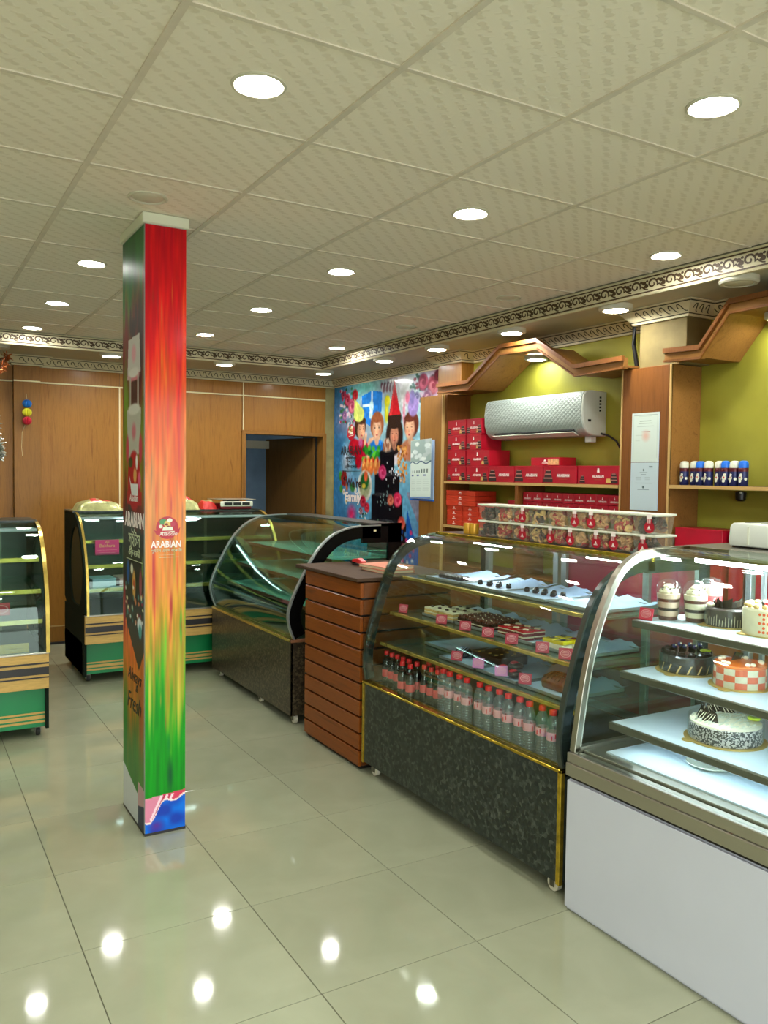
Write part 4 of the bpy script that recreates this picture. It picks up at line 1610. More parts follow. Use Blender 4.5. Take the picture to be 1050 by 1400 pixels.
# ================================================================== PARTY MURAL on the right wall
poster = thing('wall_mural', 'large printed wall mural of children in party hats, cakes and flowers', 'mural', (XW - .01, 7.0, .7))
PH, PZ0 = 1.86, .69
G().box(XW - .022, XW, 6.0, 8.06, PZ0, PZ0 + PH).make('backing', ['pale_trim'], poster, smooth=False)
cv = Cv(250, 226, 2.06, PH, PZ0, (60, 140, 190))
X, Z = cv.X, cv.Z
n1, n2 = cv.noise(5, 5, 1), cv.noise(12, 12, 2)
# sky-blue ground: deep blue at the left, pale teal in the middle
def gmix(w_, c):
    cv.mix(np.clip(w_, 0, 1), c)
gmix((X - .1) / .5 * .9, (150, 196, 206))
gmix((n1 - .45) * 1.6, (206, 150, 180))
gmix((2.2 - Z) * .6, (40, 130, 190))
gmix((.35 - X) * 2.2, (20, 110, 176))
cv.ell(.30, 1.75, .16, .26, (200, 214, 232), .9)
cv.ell(1.45, 2.35, .35, .25, (196, 196, 196), .9)
cv.ell(.72, 2.5, .5, .12, (70, 160, 140), .9, al=.7)
# flowers upper left and upper right
for k in range(60):
    a, b_ = RNG.random(2)
    cv.ell(.14 + .34 * a, 2.15 + .38 * b_, .018 + .02 * RNG.random(), .02, [(30, 90, 60), (230, 220, 230), (170, 40, 80), (60, 130, 90)][k % 4], .4)
for x, z, r, c, dk in ((.30, 2.40, .075, (206, 90, 120), (150, 20, 50)), (.40, 2.33, .09, (226, 130, 156), (170, 50, 90)), (.24, 2.24, .06, (214, 160, 200), (120, 90, 160)), (.47, 2.44, .07, (190, 40, 50), (130, 20, 30)), (.35, 2.14, .07, (220, 226, 232), (90, 130, 160)), (.20, 2.46, .05, (190, 60, 90), (110, 30, 60))):
    cv.rose(x, z, r, c, dk)
for k in range(90):
    a, b_ = RNG.random(2)
    cv.ell(1.55 + .5 * a, 2.28 + .26 * b_, .02 + .02 * RNG.random(), .02, [(40, 80, 70), (120, 40, 60), (190, 170, 190), (60, 110, 110)][k % 4], .4)
for x, z, r, c, dk in ((1.76, 2.46, .09, (186, 80, 110), (110, 20, 50)), (1.92, 2.42, .10, (196, 120, 130), (130, 40, 60)), (1.84, 2.32, .08, (176, 140, 150), (100, 60, 90)), (1.99, 2.50, .06, (120, 20, 40), (90, 20, 40)), (1.66, 2.33, .06, (150, 150, 180), (80, 80, 120))):
    cv.rose(x, z, r, c, dk)
for k in range(12):
    cv.ell(1.02 + .02 * k, 2.49 - .02 * (k % 3), .028, .04, [(90, 50, 70), (180, 180, 190), (120, 90, 100)][k % 3], .4)
for x in (1.18, 1.22, 1.27):
    cv.ell(x, 2.52, .016, .022, (240, 246, 246), .5)
# presents, balloons and hats
cv.poly([(.62, 2.42), (.62, 2.17), (.80, 2.10), (1.02, 2.24), (1.03, 2.43), (.83, 2.46)], (20, 120, 210))
cv.rect(.81, .845, 2.14, 2.46, (206, 236, 236))
cv.rect(.63, .80, 2.30, 2.33, (206, 236, 236))
cv.ell(.82, 2.30, .05, .07, (190, 232, 236), .3)
cv.ell(.80, 2.22, .03, .05, (190, 232, 236), .3)
cv.ell(1.13, 2.33, .06, .07, (214, 206, 20), .3)
cv.ell(1.12, 2.22, .045, .12, (200, 200, 50), .4)
cv.ell(1.50, 2.34, .05, .07, (206, 110, 140), .4)
cv.ell(1.44, 2.20, .03, .16, (206, 130, 150), .6)


def child(x, z, r, hair, skin, look, shirt, cap=None, longhair=False):
    cv.ell(x + look * .01, z - r * 1.75, r * 1.5, r * .95, shirt, .2)
    if longhair:
        cv.ell(x - look * .012, z - r * .15, r * 1.45, r * 1.75, hair, .12)
    cv.ell(x - look * .012, z + r * .25, r * 1.12, r * 1.12, hair, .12)
    cv.ell(x, z - r * .98, r * .38, r * .5, tuple(int(q * .86) for q in skin), .3)
    cv.ell(x + look * .012, z - r * .12, r * .82, r * 1.0, tuple(int(q * .86) for q in skin), .3)
    cv.ell(x + look * .028, z - r * .08, r * .66, r * .84, skin, .6)
    cv.ell(x + look * .02, z + r * .72, r * .86, r * .34, hair, .2)
    cv.ell(x + look * .05, z - r * .30, r * .45, r * .28, tuple(min(255, int(q * 1.08)) for q in (skin[0], int(skin[1] * .9), int(skin[2] * .86))), .9)
    for s_ in (-1, 1):
        cv.ell(x + s_ * r * .32 + look * .02, z + r * .02, r * .15, r * .07, (44, 30, 30), .7)
        cv.ell(x + s_ * r * .32 + look * .02, z + r * .20, r * .2, r * .05, tuple(int(q * .8) for q in hair), .9, al=.5)
        cv.ell(x + s_ * r * .42 + look * .02, z - r * .28, r * .22, r * .2, (226, 120, 104), .9, al=.4)
    cv.ell(x + look * .028, z - r * .28, r * .09, r * .14, tuple(int(q * .84) for q in skin), .7)
    cv.ell(x + look * .024, z - r * .56, r * .2, r * .07, (170, 50, 60), .5)


cv.poly([(1.0, 2.0), (1.0, 1.86), (.9, 1.74), (.72, 1.74), (.70, 1.86), (.78, 1.98), (.93, 2.0)], (236, 186, 150))
child(.60, 2.08, .115, (56, 32, 26), (232, 176, 140), 1, (176, 14, 50))
cv.ell(.56, 2.235, .12, .085, (206, 220, 110), .15)
cv.poly([(.45, 2.21), (.46, 2.40), (.56, 2.34), (.66, 2.22)], (206, 220, 110))
child(1.56, 2.06, .12, (92, 44, 34), (238, 186, 150), -1, (186, 120, 90))
cv.ell(1.60, 2.25, .10, .10, (140, 120, 180), .2)
cv.ell(1.58, 2.34, .05, .08, (126, 116, 176), .3)
child(.935, 2.08, .125, (150, 84, 50), (240, 190, 156), 0, (30, 110, 200))
child(1.27, 2.01, .115, (34, 22, 24), (206, 140, 112), 0, (214, 210, 220), longhair=True)
cv.ell(1.27, 2.16, .135, .10, (34, 22, 24), .12)
cv.poly([(1.165, 2.19), (1.262, 2.53), (1.375, 2.19)], (196, 16, 36))
cv.poly([(1.175, 2.19), (1.262, 2.53), (1.22, 2.19)], (224, 50, 56))
for k in range(40):
    a_ = RNG.random()
    cv.ell(1.14 + .26 * a_, 1.86 + .34 * RNG.random(), .004, .05, (60, 40, 38), .8, al=.35)
cv.ell(.70, 1.97, .03, .09, (238, 188, 150), .3, rot=-.3)
# badge and letters sit on a red shirt
cv.ell(.46, 1.90, .13, .10, (190, 20, 40), .2)
cv.ell(.56, 1.80, .09, .14, (176, 14, 36), .2)
cv.ell(.60, 1.94, .05, .06, (206, 90, 150), .4)
# sandwiches and lettuce
for k in range(26):
    cv.ell(.66 + .42 * RNG.random(), 1.77 + .12 * RNG.random(), .045, .035, [(40, 140, 40), (80, 180, 50), (20, 100, 30)][k % 3], .5)
for x in (.68, .76, .84, .93, 1.02):
    cv.ell(x, 1.70, .055, .11, (206, 110, 50), .3, rot=-.2)
    cv.ell(x - .01, 1.73, .03, .06, (236, 170, 90), .6, rot=-.2)
    cv.ell(x + .03, 1.76, .02, .03, (190, 40, 30), .5)
cv.ell(.70, 1.50, .155, .17, (206, 206, 196), .1)
cv.ell(.70, 1.50, .125, .135, (150, 156, 120), .2)
cv.ell(.70, 1.55, .10, .10, (30, 90, 40), .3)
cv.ell(.72, 1.60, .05, .07, (206, 90, 50), .4)
cv.ell(.68, 1.50, .05, .03, (200, 180, 60), .4)
# nuts
for k in range(60):
    cv.ell(1.34 + .16 * RNG.random(), 1.55 + .34 * RNG.random(), .022, .02, [(196, 130, 60), (150, 86, 36), (220, 160, 90)][k % 3], .4)
# black tiered cake with roses
for z0, z1, a, b_ in ((1.60, 1.85, 1.0, 1.28), (1.40, 1.62, .90, 1.38), (1.12, 1.42, .84, 1.44), (.70, 1.16, .76, 1.54)):
    cv.rect(a, b_, z0, z1, (16, 14, 20), .008)
    cv.ell((a + b_) / 2, z1, (b_ - a) / 2, .022, (46, 46, 52), .2)
    cv.ell((a + b_) / 2, z0 + .02, (b_ - a) / 2, .03, (20, 18, 24), .2)
cv.ell(1.14, 1.90, .10, .07, (196, 150, 120), .4)
for k in range(14):
    cv.ell(1.06 + .16 * RNG.random(), 1.86 + .10 * RNG.random(), .02, .03, [(206, 180, 160), (140, 90, 70)][k % 2], .4)
for k in range(70):
    q = k % 3
    cx, cz = ((1.28, 1.64), (1.14, 1.36), (1.02, 1.08))[q]
    cv.ell(cx + .10 * RNG.standard_normal(), cz + .05 * RNG.standard_normal(), .012, .014, [(214, 220, 226), (120, 150, 150), (90, 130, 100)][k % 3], .5)
for x, z, r, c, dk in ((1.05, 1.64, .085, (226, 90, 140), (170, 30, 80)), (1.34, 1.38, .085, (226, 90, 120), (190, 30, 70)), (1.21, 1.37, .065, (220, 130, 100), (160, 70, 60)), (1.42, 1.16, .075, (226, 120, 90), (180, 50, 50)), (1.38, 1.02, .06, (220, 150, 150), (170, 40, 60)), (1.46, .92, .06, (226, 170, 170), (120, 40, 60))):
    cv.rose(x, z, r, c, dk)
for x, z, r, c, dk in ((.66, 1.34, .07, (196, 50, 70), (130, 20, 40)), (.75, 1.28, .06, (214, 70, 80), (150, 20, 40)), (.62, 1.24, .045, (220, 160, 170), (120, 60, 80))):
    cv.rose(x, z, r, c, dk)
cv.ell(.42, 1.20, .13, .12, (220, 50, 110), .8)
for k in range(40):
    cv.ell(.58 + .18 * RNG.random(), 1.06 + .18 * RNG.random(), .014, .014, [(226, 230, 230), (60, 110, 80), (40, 60, 50)][k % 3], .5)
cv.poly([(1.5, 1.45), (2.06, 1.5), (2.06, 1.05), (1.75, 1.12)], (130, 120, 140), .8)
cv.poly([(1.52, 1.3), (1.64, 1.05), (2.06, .95), (2.06, .69), (1.48, .69), (1.50, 1.0)], (20, 90, 180))
for k in range(30):
    cv.ell(1.40 + .25 * RNG.random(), .72 + .36 * RNG.random(), .03, .03, [(20, 60, 130), (200, 60, 120), (226, 220, 230), (60, 120, 180)][k % 4], .5)
# small red flower beside the greeting
cv.ell(.16, 1.60, .04, .06, (60, 150, 60), .3)
cv.ell(.18, 1.46, .04, .05, (60, 150, 60), .3)
for k in range(6):
    cv.ell(.245 + .045 * math.cos(k), 1.57 + .055 * math.sin(k), .035, .04, (140, 30, 30), .3)
cv.ell(.245, 1.57, .02, .025, (60, 20, 20), .3)
cv.ell(.31, 1.48, .03, .05, (196, 110, 60), .3)
for x, z in ((.24, 1.43), (.30, 1.33), (.50, 1.45)):
    cv.ell(x, z, .03, .04, (232, 236, 230), .3)
    cv.ell(x, z, .012, .016, (200, 160, 60), .3)
cv.ell(.44, 1.48, .07, .06, (60, 130, 70), .4)
cv.rect(0, .9, .69, .74, (40, 120, 150), .01)
mot = .80 + .34 * cv.noise(40, 36, 77) * cv.noise(90, 80, 78) + .10 * cv.noise(9, 9, 79)
cv.a *= mot[..., None]
paint_grid('mural_print', cv.a, (XW - .0235, 8.06, PZ0 + PH), (0, -2.06, 0), (0, 0, -PH), 'poster_print', poster)
xx = XW - .026
emblem(poster, (xx, 8.06 - .40, 2.055), '-x', .085)
text('ARABIAN', .135, (xx - .002, 8.06 - .395, 1.862), '-x', 'text_black', poster, bold=.001, sx=.80)
text('সুইটস', .095, (xx - .001, 8.06 - .40, 1.765), '-x', 'text_black', poster)
text('এন্ড বেকারী', .05, (xx - .001, 8.06 - .40, 1.695), '-x', 'text_black', poster)
G().box(xx, xx + .0015, 8.06 - .60, 8.06 - .19, 1.648, 1.653).make('rule_line', ['text_black'], poster, smooth=False)
text("We're", .13, (xx - .001, 8.06 - .46, 1.52), '-x', 'print_dark', poster, bold=.003)
text('Family', .14, (xx - .001, 8.06 - .44, 1.375), '-x', 'print_white', poster, bold=.004, shear=.2)
text('—— ——— —— ——', .045, (xx - .001, 8.06 - .45, 1.12), '-x', 'text_black', poster)

# calendar hanging from the cupboard edge
cal = thing('wall_calendar', 'curling paper wall calendar with pale dishes pictured, hung over the mural edge', 'calendar', (3.86, 5.93, 1.42))
cv = Cv(60, 110, .36, .50, 0, (206, 222, 214))
cv.rect(0, .36, .31, .50, (150, 172, 168))
for k in range(16):
    cv.ell(.02 + .32 * RNG.random(), .33 + .16 * RNG.random(), .045, .022, [(206, 220, 218), (176, 192, 190), (220, 230, 226)][k % 3], .3)
for k in range(36):
    x = k / 35 * .36
    cv.ell(x, .305 + .010 * math.sin(x * 38), .010, .006, (20, 60, 100), .4)
for k in range(7):
    cv.rect(.045 + .042 * k, .066 + .042 * k, .215, .24 + (.012 if k > 3 else 0), (60, 84, 80))
for k in range(3):
    cv.rect(.03 + .108 * k, .075 + .108 * k, .188, .203, (30, 50, 130))
    for r_ in range(6):
        cv.rect(.03 + .108 * k, .12 + .108 * k, .065 + .019 * r_, .070 + .019 * r_, (120, 140, 138), al=.8)
cv.rect(0, .36, 0, .014, (20, 100, 190))
o = paint_grid('calendar_page', cv.a, (3.862, 6.105, 1.915), (-.02, -.36, .01), (.0, .0, -.50), 'plain_print', cal)
for v_ in o.data.vertices:
    s_ = (v_.co.y + cal.location.y - 5.745) / .36
    zz = (v_.co.z + cal.location.z - 1.415) / .5
    v_.co.x -= .022 * math.sin(PI * (1 - s_) * .9) * (1 - .5 * zz)
g = G()
g.box(3.864, 3.868, 5.74, 6.10, 1.413, 1.915)
g.make('backing_sheets', ['paper_blue'], cal, smooth=False)
G().box(3.860, 3.868, 5.735, 6.105, 1.400, 1.413).make('blue_footer', ['cap_blue'], cal, smooth=False)
G().tube([(3.866, 5.92, 1.916), (3.869, 5.92, 1.94)], .0015, 5).make('hanging_nail', ['steel'], cal)

# ================================================================== CUPBOARDS ON THE RIGHT WALL
CF = 3.87
cup = thing('wall_cupboard', 'open wooden cupboard with a peaked pelmet around the air conditioner', 'cupboard', (4.0, 4.66, 0))
# left end with its narrow front panel
G().box(CF, XW - .002, 5.645, 5.975, .0, 2.282).make('narrow_front_panel', ['oak_side'], cup, bevel=.002, smooth=False)
G().box(CF - .003, CF + .02, 5.632, 5.645, 0, 2.282).make('pale_edge_strip', ['gold_strip'], cup, bevel=.001, smooth=False)
G().box(CF + .02, XW - .002, 5.600, 5.644, 0, 2.282).make('side_panel', ['cabinet_wood'], cup, smooth=False)
# large column between the bays
G().box(CF, XW - .002, 3.31, 3.672, 0, 2.282).make('column_front', ['cabinet_wood'], cup, bevel=.002, smooth=False)
G().box(CF + .004, XW - .003, 3.300, 3.3095, 0, 2.281).make('column_side', ['pelmet_wood'], cup, smooth=False)
G().box(CF - .004, CF + .01, 3.300, 3.312, 0, 2.282).make('pale_edge_strip', ['gold_strip'], cup, smooth=False)
G().box(CF - .004, CF + .01, 3.672, 3.682, 0, 2.282).make('pale_edge_strip', ['gold_strip'], cup, smooth=False)
G().box(CF + .01, XW - .003, 3.672, 3.682, 0, 2.281).make('column_side', ['cabinet_wood'], cup, smooth=False)


def shelf_part(name, y0, y1, z, mat='counter_top', x0=CF + .004):
    s = G().box(x0, XW - .003, y0, y1, z - .018, z).make(name, [mat], cup, smooth=False)
    G().box(x0 - .006, x0, y0, y1, z - .019, z + .001).make('pale_edge_strip', ['gold_strip'], s, smooth=False)
    return s


shelf_part('shelf', 3.692, 5.598, 1.572)
shelf_part('shelf', 4.69, 5.598, 1.215)
shelf_part('shelf', 3.692, 4.655, 1.372)
shelf_part('shelf', 1.3, 3.298, 1.580)
G().box(CF - .002, XW - .003, 4.656, 4.688, .9, 1.553).make('divider', ['cabinet_wood'], cup, smooth=False)
G().box(CF + .01, XW - .003, 3.692, 5.598, .02, .90).make('lower_doors', ['cabinet_wood'], cup, smooth=False)
G().box(CF + .01, XW - .003, 1.3, 3.298, .02, .90).make('lower_doors', ['cabinet_wood'], cup, smooth=False)
shelf_part('shelf', 1.3, 3.298, .92)


def pelmet(pts, name='peaked_pelmet'):
    """pts: (y,z) lower edge; board stands proud of the cupboard, with a soffit board running back to the wall"""
    hgt = .068
    g = G()
    n = len(pts)
    for i in range(n - 1):
        (ya, za), (yb, zb) = pts[i], pts[i + 1]
        for (x0, x1, d0, d1, m_) in ((3.795, 3.83, .0, hgt, 0), (3.775, 3.80, hgt - .020, hgt + .008, 1), (3.785, 3.80, -.002, .010, 1)):
            g.prism([(ya, za + d0), (yb, zb + d0), (yb, zb + d1), (ya, za + d1)], 'x', x0, x1, m_)
    o = g.make(name, ['pelmet_wood', 'cabinet_wood'], cup, smooth=False)
    g = G()
    for i in range(n - 1):
        (ya, za), (yb, zb) = pts[i], pts[i + 1]
        g.prism([(ya, za + .008), (yb, zb + .008), (yb, zb + .022), (ya, za + .022)], 'x', 3.83, XW - .002, 0)
    g.make('soffit_board', ['pelmet_wood'], o, smooth=False)
    return o


pelmet([(5.60, 2.284), (5.18, 2.278), (4.79, 2.500), (4.39, 2.492), (4.02, 2.272), (3.60, 2.280)])
pelmet([(3.292, 2.284), (3.045, 2.276), (2.865, 2.492), (2.45, 2.496), (2.2, 2.276), (1.6, 2.280)])
for x, y, lab in ((4.02, 4.66, 'lit surface light under the peak above the air conditioner'), (4.02, 2.72, 'lit surface light under the pelmet peak at the right edge')):
    lamp('surface_ceiling_light', lab, x, y, 2.499, .085, .064, .034, True, 'round surface lights under the pelmets', False, 'lamp_small')

# papers pinned to the column
for k, (z0, z1, lab) in enumerate(((1.716, 2.010, 'upper framed certificate sheet with a red seal on the wooden column'), (1.425, 1.712, 'lower typed notice sheet on the wooden column'))):
    t = thing('notice_sheet', lab, 'notice', (3.866, 3.48, z0), 'paper notices on the column')
    cv = Cv(60, 84, .21, z1 - z0, 0, (200, 214, 204) if k == 0 else (186, 204, 208))
    H_ = z1 - z0
    if k == 0:
        for a, b_, c_, d_ in ((.014, .196, H_ - .016, H_ - .0135), (.014, .196, .022, .0245), (.014, .0165, .022, H_ - .014), (.1935, .196, .022, H_ - .014)):
            cv.rect(a, b_, c_, d_, (70, 90, 80), .0015)
        for j, (w_, zz) in enumerate(((.10, .27), (.07, .262), (.09, .243), (.11, .228), (.13, .210))):
            cv.rect(.105 - w_ / 2, .105 + w_ / 2, zz, zz + .003, (90, 110, 100), .0015)
        cv.ell(.11, .155, .040, .042, (214, 150, 130), .8, al=.6)
        cv.rect(.075, .145, .178, .183, (160, 70, 60), .002)
        for j in range(5):
            cv.rect(.03, .055 + .01 * j, .11 + .016 * j, .112 + .016 * j, (150, 160, 150), .0015)
    else:
        cv.rect(.14, .17, H_ - .03, H_ - .022, (60, 70, 76), .002)
        cv.ell(.10, H_ - .045, .007, .008, (60, 76, 76), .4)
        for j, (w_, dz) in enumerate(((.06, .062), (.04, .074), (.13, .125), (.09, .165))):
            cv.rect(.10 - w_ / 2, .10 + w_ / 2, H_ - dz, H_ - dz + .004, (110, 126, 128), .0015)
        for j in range(4):
            cv.rect(.04, .085, H_ - .11 + .009 * j, H_ - .107 + .009 * j, (130, 146, 148), .0015)
            cv.rect(.11, .15, H_ - .11 + .009 * j, H_ - .107 + .009 * j, (130, 146, 148), .0015)
        cv.ell(.10, H_ - .148, .009, .009, (70, 90, 90), .4)
    paint_grid('printed_face', cv.a, (3.8655, 3.588, z1), (0, -.21, 0), (0, 0, -H_), 'plain_print', t)
    G().box(3.866, 3.8695, 3.378, 3.588, z0, z1).make('sheet', ['paper_blue'], t, smooth=False)

# ================================================================== AIR CONDITIONER
ac = thing('air_conditioner', 'white wall air conditioner with a quilted diamond front', 'air conditioner', (4.0, 4.6, 1.9))
prof = [(XW - .004, 2.195), (3.99, 2.200), (3.935, 2.190), (3.915, 2.16), (3.905, 2.08), (3.91, 2.00), (3.930, 1.945), (3.955, 1.918), (4.0, 1.900), (XW - .004, 1.895)]
g = G()
g.prism(prof, 'y', 4.075, 5.115, 0)
g.make('housing', ['quilted_white'], ac, bevel=.004, smooth=True, ang=.5)
# cover the ends with plain caps
for a, b_ in ((4.060, 4.076), (5.114, 5.124)):
    G().prism([(x + .003, z) for x, z in prof], 'y', a, b_).make('end_cap', ['white_plastic'], ac, bevel=.005, smooth=True, ang=.5)
G().prism([(3.925, 1.936), (3.931, 1.9425), (3.962, 1.9165), (3.957, 1.910)], 'y', 4.16, 5.02).make('outlet_slot', ['black_frame'], ac, smooth=False)
g = G()
g.prism([(3.918, 1.921), (3.922, 1.925), (3.968, 1.902), (3.964, 1.897)], 'y', 4.15, 5.03)
g.make('louver_flap', ['white_plastic'], ac, smooth=False)
g = G()
for y in (4.34, 4.50, 4.66, 4.82):
    g.prism([(3.926, 1.940), (3.934, 1.944), (3.962, 1.918), (3.955, 1.908)], 'y', y, y + .006)
g.make('vent_divider', ['grey_frame'], ac, smooth=False)
text('———', .016, (3.9085, 4.62, 1.985), '-x', 'text_black', ac)
G().box(3.96, 3.985, 4.057, 4.061, 1.99, 2.005).make('dark_sensor', ['black_frame'], ac, smooth=False)
g = G()
for k in range(5):
    g.box(4.06, 4.075, 4.057, 4.061, 2.06 + .022 * k, 2.072 + .022 * k)
g.make('side_slots', ['grey_frame'], ac, smooth=False)
G().box(4.03, 4.08, 4.10, 4.16, 1.855, 1.897).make('pipe_stub', ['white_plastic'], ac, bevel=.004, smooth=False)
cord = G().tube([(4.08, 4.062, 1.915), (4.11, 4.02, 1.90), (4.115, 3.95, 1.86), (4.118, 3.88, 1.76), (4.118, 3.82, 1.715), (4.118, 3.70, 1.69)], .007, 8).make('cable', ['cable_black'], None, origin=(4.11, 3.9, 1.7))
tag(cord, 'black power cable drooping from the air conditioner down the yellow wall', 'cable')
pp = G().tube([(4.00, 3.715, 2.60), (4.00, 3.715, 2.45), (4.03, 3.71, 2.30), (4.08, 3.74, 2.05)], .014, 10).make('drain_pipe', ['cable_black'], None, origin=(4.0, 3.715, 2.2))
tag(pp, 'black pipe dropping from the border beside the large pilaster', 'pipe')
t = thing('wall_socket', 'small black wall fitting with a white stud under the spray can shelf', 'socket', (4.11, 2.98, 1.5))
G().lathe([(.018, 0), (.028, .01), (.03, .05), (.018, .056)], (4.095, 2.985, 1.495), 12).make('fitting', ['black_frame'], t)
G().ball((4.062, 2.962, 1.545), .007).make('stud', ['white_plastic'], t)
# ================================================================== GOODS
ORD = ['first', 'second', 'third', 'fourth', 'fifth', 'sixth', 'seventh', 'eighth', 'ninth', 'tenth', 'eleventh', 'twelfth', 'thirteenth', 'fourteenth']


def flat(g, pts, lift, m):
    g.add([(a, b_, lift) for a, b_ in pts], [tuple(range(len(pts)))], m)


def art(parent, pos, w, h, style, size):
    """printed cake silhouettes on a carton; drawn in the plane of the face"""
    def put(g, nm):
        o = g.make(nm, ['print_dark', 'print_dull' if nm == 'printed_cake' else 'print_white', 'print_gold'], None, smooth=False)
        o.parent = parent
        o.location = Vector(pos) - base_of(parent)
        o.rotation_euler = FACE['-x']

    def cake(cx, bz, s, m0=0, m1=1):
        g = G()
        flat(g, [(cx - .46 * s, bz - .03 * s), (cx + .46 * s, bz - .03 * s), (cx + .24 * s, bz + .80 * s), (cx - .24 * s, bz + .80 * s)], .0003, m0)
        for k, (ww, hh) in enumerate(((.9, .30), (.68, .26), (.45, .24))):
            z = bz + sum((.30, .26, .24)[:k]) * s
            flat(g, [(cx - ww * s / 2, z), (cx + ww * s / 2, z), (cx + ww * s / 2, z + hh * s * .9), (cx - ww * s / 2, z + hh * s * .9)], .0006, m0)
            flat(g, [(cx - ww * s / 2, z + hh * s * .66), (cx + ww * s / 2, z + hh * s * .66), (cx + ww * s * .42, z + hh * s * .92), (cx - ww * s * .42, z + hh * s * .92)], .0009, m1)
        put(g, 'printed_cake')
    if style == 'cake':
        cake(-w * .34, -h * .40, h * .85)
    elif style == 'small':
        g = G()
        flat(g, [(-w * .05, h * .0), (w * .05, h * .0), (0, h * .30)], .0006, 1)
        put(g, 'printed_badge')
    else:
        cake(-w * .38, -h * .40, h * .45)
        cake(w * .36, -h * .40, h * .62)
        g = G()
        flat(g, [(w * .18, -h * .40), (w * .30, -h * .40), (w * .28, -h * .18), (w * .2, -h * .18)], .0007, 2)
        put(g, 'printed_jar')
        g = G()
        flat(g, [(-w * .03, h * .14), (w * .03, h * .14), (w * .02, h * .36), (-w * .02, h * .36)], .0007, 1)
        put(g, 'printed_badge')


def carton(name, label, x0, x1, y0, y1, z0, z1, style, group, mat='crimson', dx=0.0, txt='ARABIAN'):
    t = thing(name, label, 'box', ((x0 + x1) / 2, (y0 + y1) / 2, z0), group)
    G().box(x0, x1, y0, y1, z0, z1 - .002).make('carton_body', [mat], t, bevel=.0015, smooth=False)
    h, w = z1 - z0, y1 - y0
    # tuck-in lid with its front lip
    g = G()
    g.box(x0 - .0015, x1, y0 - .001, y1 + .001, z1 - .0035, z1)
    if h > .08:
        g.box(x0 - .002, x0 - .0005, y0 + .002, y1 - .002, z1 - .014, z1 - .002)
    else:
        g.box(x0 - .002, x0 - .0005, y0 + .002, y1 - .002, z1 - h * .35, z1 - .002)
    g.make('lid', [mat], t, smooth=False)
    if style:
        cy, cz = (y0 + y1) / 2, (z0 + z1) / 2
        art(t, (x0 - .0022, cy, cz - (0 if style != 'small' else -.002)), w, h, style, 1)
        if style == 'cake':
            text(txt, h * .24, (x0 - .0032, cy - w * .12, cz - h * .05), '-x', 'print_white', t, bold=.0006)
            text('——— ———', h * .10, (x0 - .0032, cy - w * .12, cz - h * .24), '-x', 'print_gold', t)
        elif style == 'wide':
            text(txt, h * .20, (x0 - .0032, cy, cz - h * .08), '-x', 'print_white', t, bold=.0004)
            text('——— ———', h * .08, (x0 - .0032, cy, cz - h * .24), '-x', 'print_gold', t)
        else:
            text(txt, h * .26, (x0 - .0032, cy, cz - h * .18), '-x', 'print_white', t)
    return t


zs = 1.5725
GB = 'crimson cartons on the cupboard shelf'
row = [(5.335, 5.592, 'wide'), (5.045, 5.325, 'wide'), (4.735, 5.035, 'cake'), (4.425, 4.725, 'cake'), (4.09, 4.415, 'cake'), (3.70, 4.075, 'wide')]
nm = ['crimson carton at the far left end of the shelf row, under the left stack', 'second crimson carton of the shelf row, under the right stack', 'third crimson carton of the shelf row with a dark tiered cake printed', 'fourth crimson carton of the shelf row, below the small carton left side', 'fifth crimson carton of the shelf row, right of the small carton', 'crimson carton at the right end of the shelf row beside the column']
for (a, b_, st), lab in zip(row, nm):
    carton('pastry_carton', lab, 3.895, 4.10, a, b_, zs, zs + .122, st, GB)
lv = ['lowest', 'middle', 'topmost']
for k in range(3):
    z0 = zs + .124 + k * .124
    carton('pastry_carton', lv[k] + ' of three crimson cartons in the left stack beside the air conditioner', 3.895, 4.10, 5.345, 5.592, z0, z0 + .122, 'wide', GB)
    carton('pastry_carton', lv[k] + ' of three crimson cartons in the right stack, partly behind the air conditioner', 3.90, 4.10, 5.04 if k == 0 else 5.145, 5.335, z0, z0 + .122, 'wide', GB)
carton('pastry_carton', 'small crimson carton lying on top of the shelf row', 3.94, 4.09, 4.30, 4.60, zs + .124, zs + .182, 'small', GB)
t = tag(G().box(3.937, 3.94, 4.31, 4.42, zs + .130, zs + .172).make('price_sticker', ['biscuit'], bpy.data.objects[[o for o in bpy.data.objects if o.get('label') == 'small crimson carton lying on top of the shelf row'][0].name], smooth=False))

# small boxes in the lower right bay, two rows seen
for r_ in range(2):
    for k in range(9):
        y1 = 4.645 - k * .105
        carton('sweet_box', '%s small crimson sweet box from the divider, %s row behind the tubs' % (ORD[k], ['lower', 'upper'][r_]), 3.91, 4.10, y1 - .102, y1, 1.3725 + r_ * .068, 1.3725 + r_ * .068 + .066, 'small', 'small crimson sweet boxes in the lower bay')
# flat orange boxes in the lower left bay
n_ = 0
for k in range(7):
    z0 = 1.2155 + k * .0405
    if k < 4:
        for c, (a, b_, nmx) in enumerate(((5.385, 5.59, 'left'), (5.17, 5.375, 'middle'), (4.98, 5.16, 'right'))):
            if k == 3 and c == 0:
                pass
            carton('sweet_box', 'flat orange-red sweet box, %s layer of the %s pile' % (['bottom', 'second', 'third', 'top'][k] if c else ['bottom', 'second', 'third', 'fourth'][k], nmx), 3.90, 4.09, a, b_, z0, z0 + .039, 'small', 'flat orange-red sweet boxes', 'orange_red')
    else:
        carton('sweet_box', 'wide flat orange-red box, %s of the three wide ones on the left pile' % ['lowest', 'middle', 'topmost'][k - 4], 3.89, 4.10, 5.20, 5.59, z0, z0 + .039, 'small', 'wide flat orange-red boxes', 'orange_red')
carton('sweet_box', 'pinkish flat box lying on the middle and right orange piles', 3.90, 4.09, 4.93, 5.185, 1.3785, 1.405, None, 'flat orange-red sweet boxes', 'pinkish')
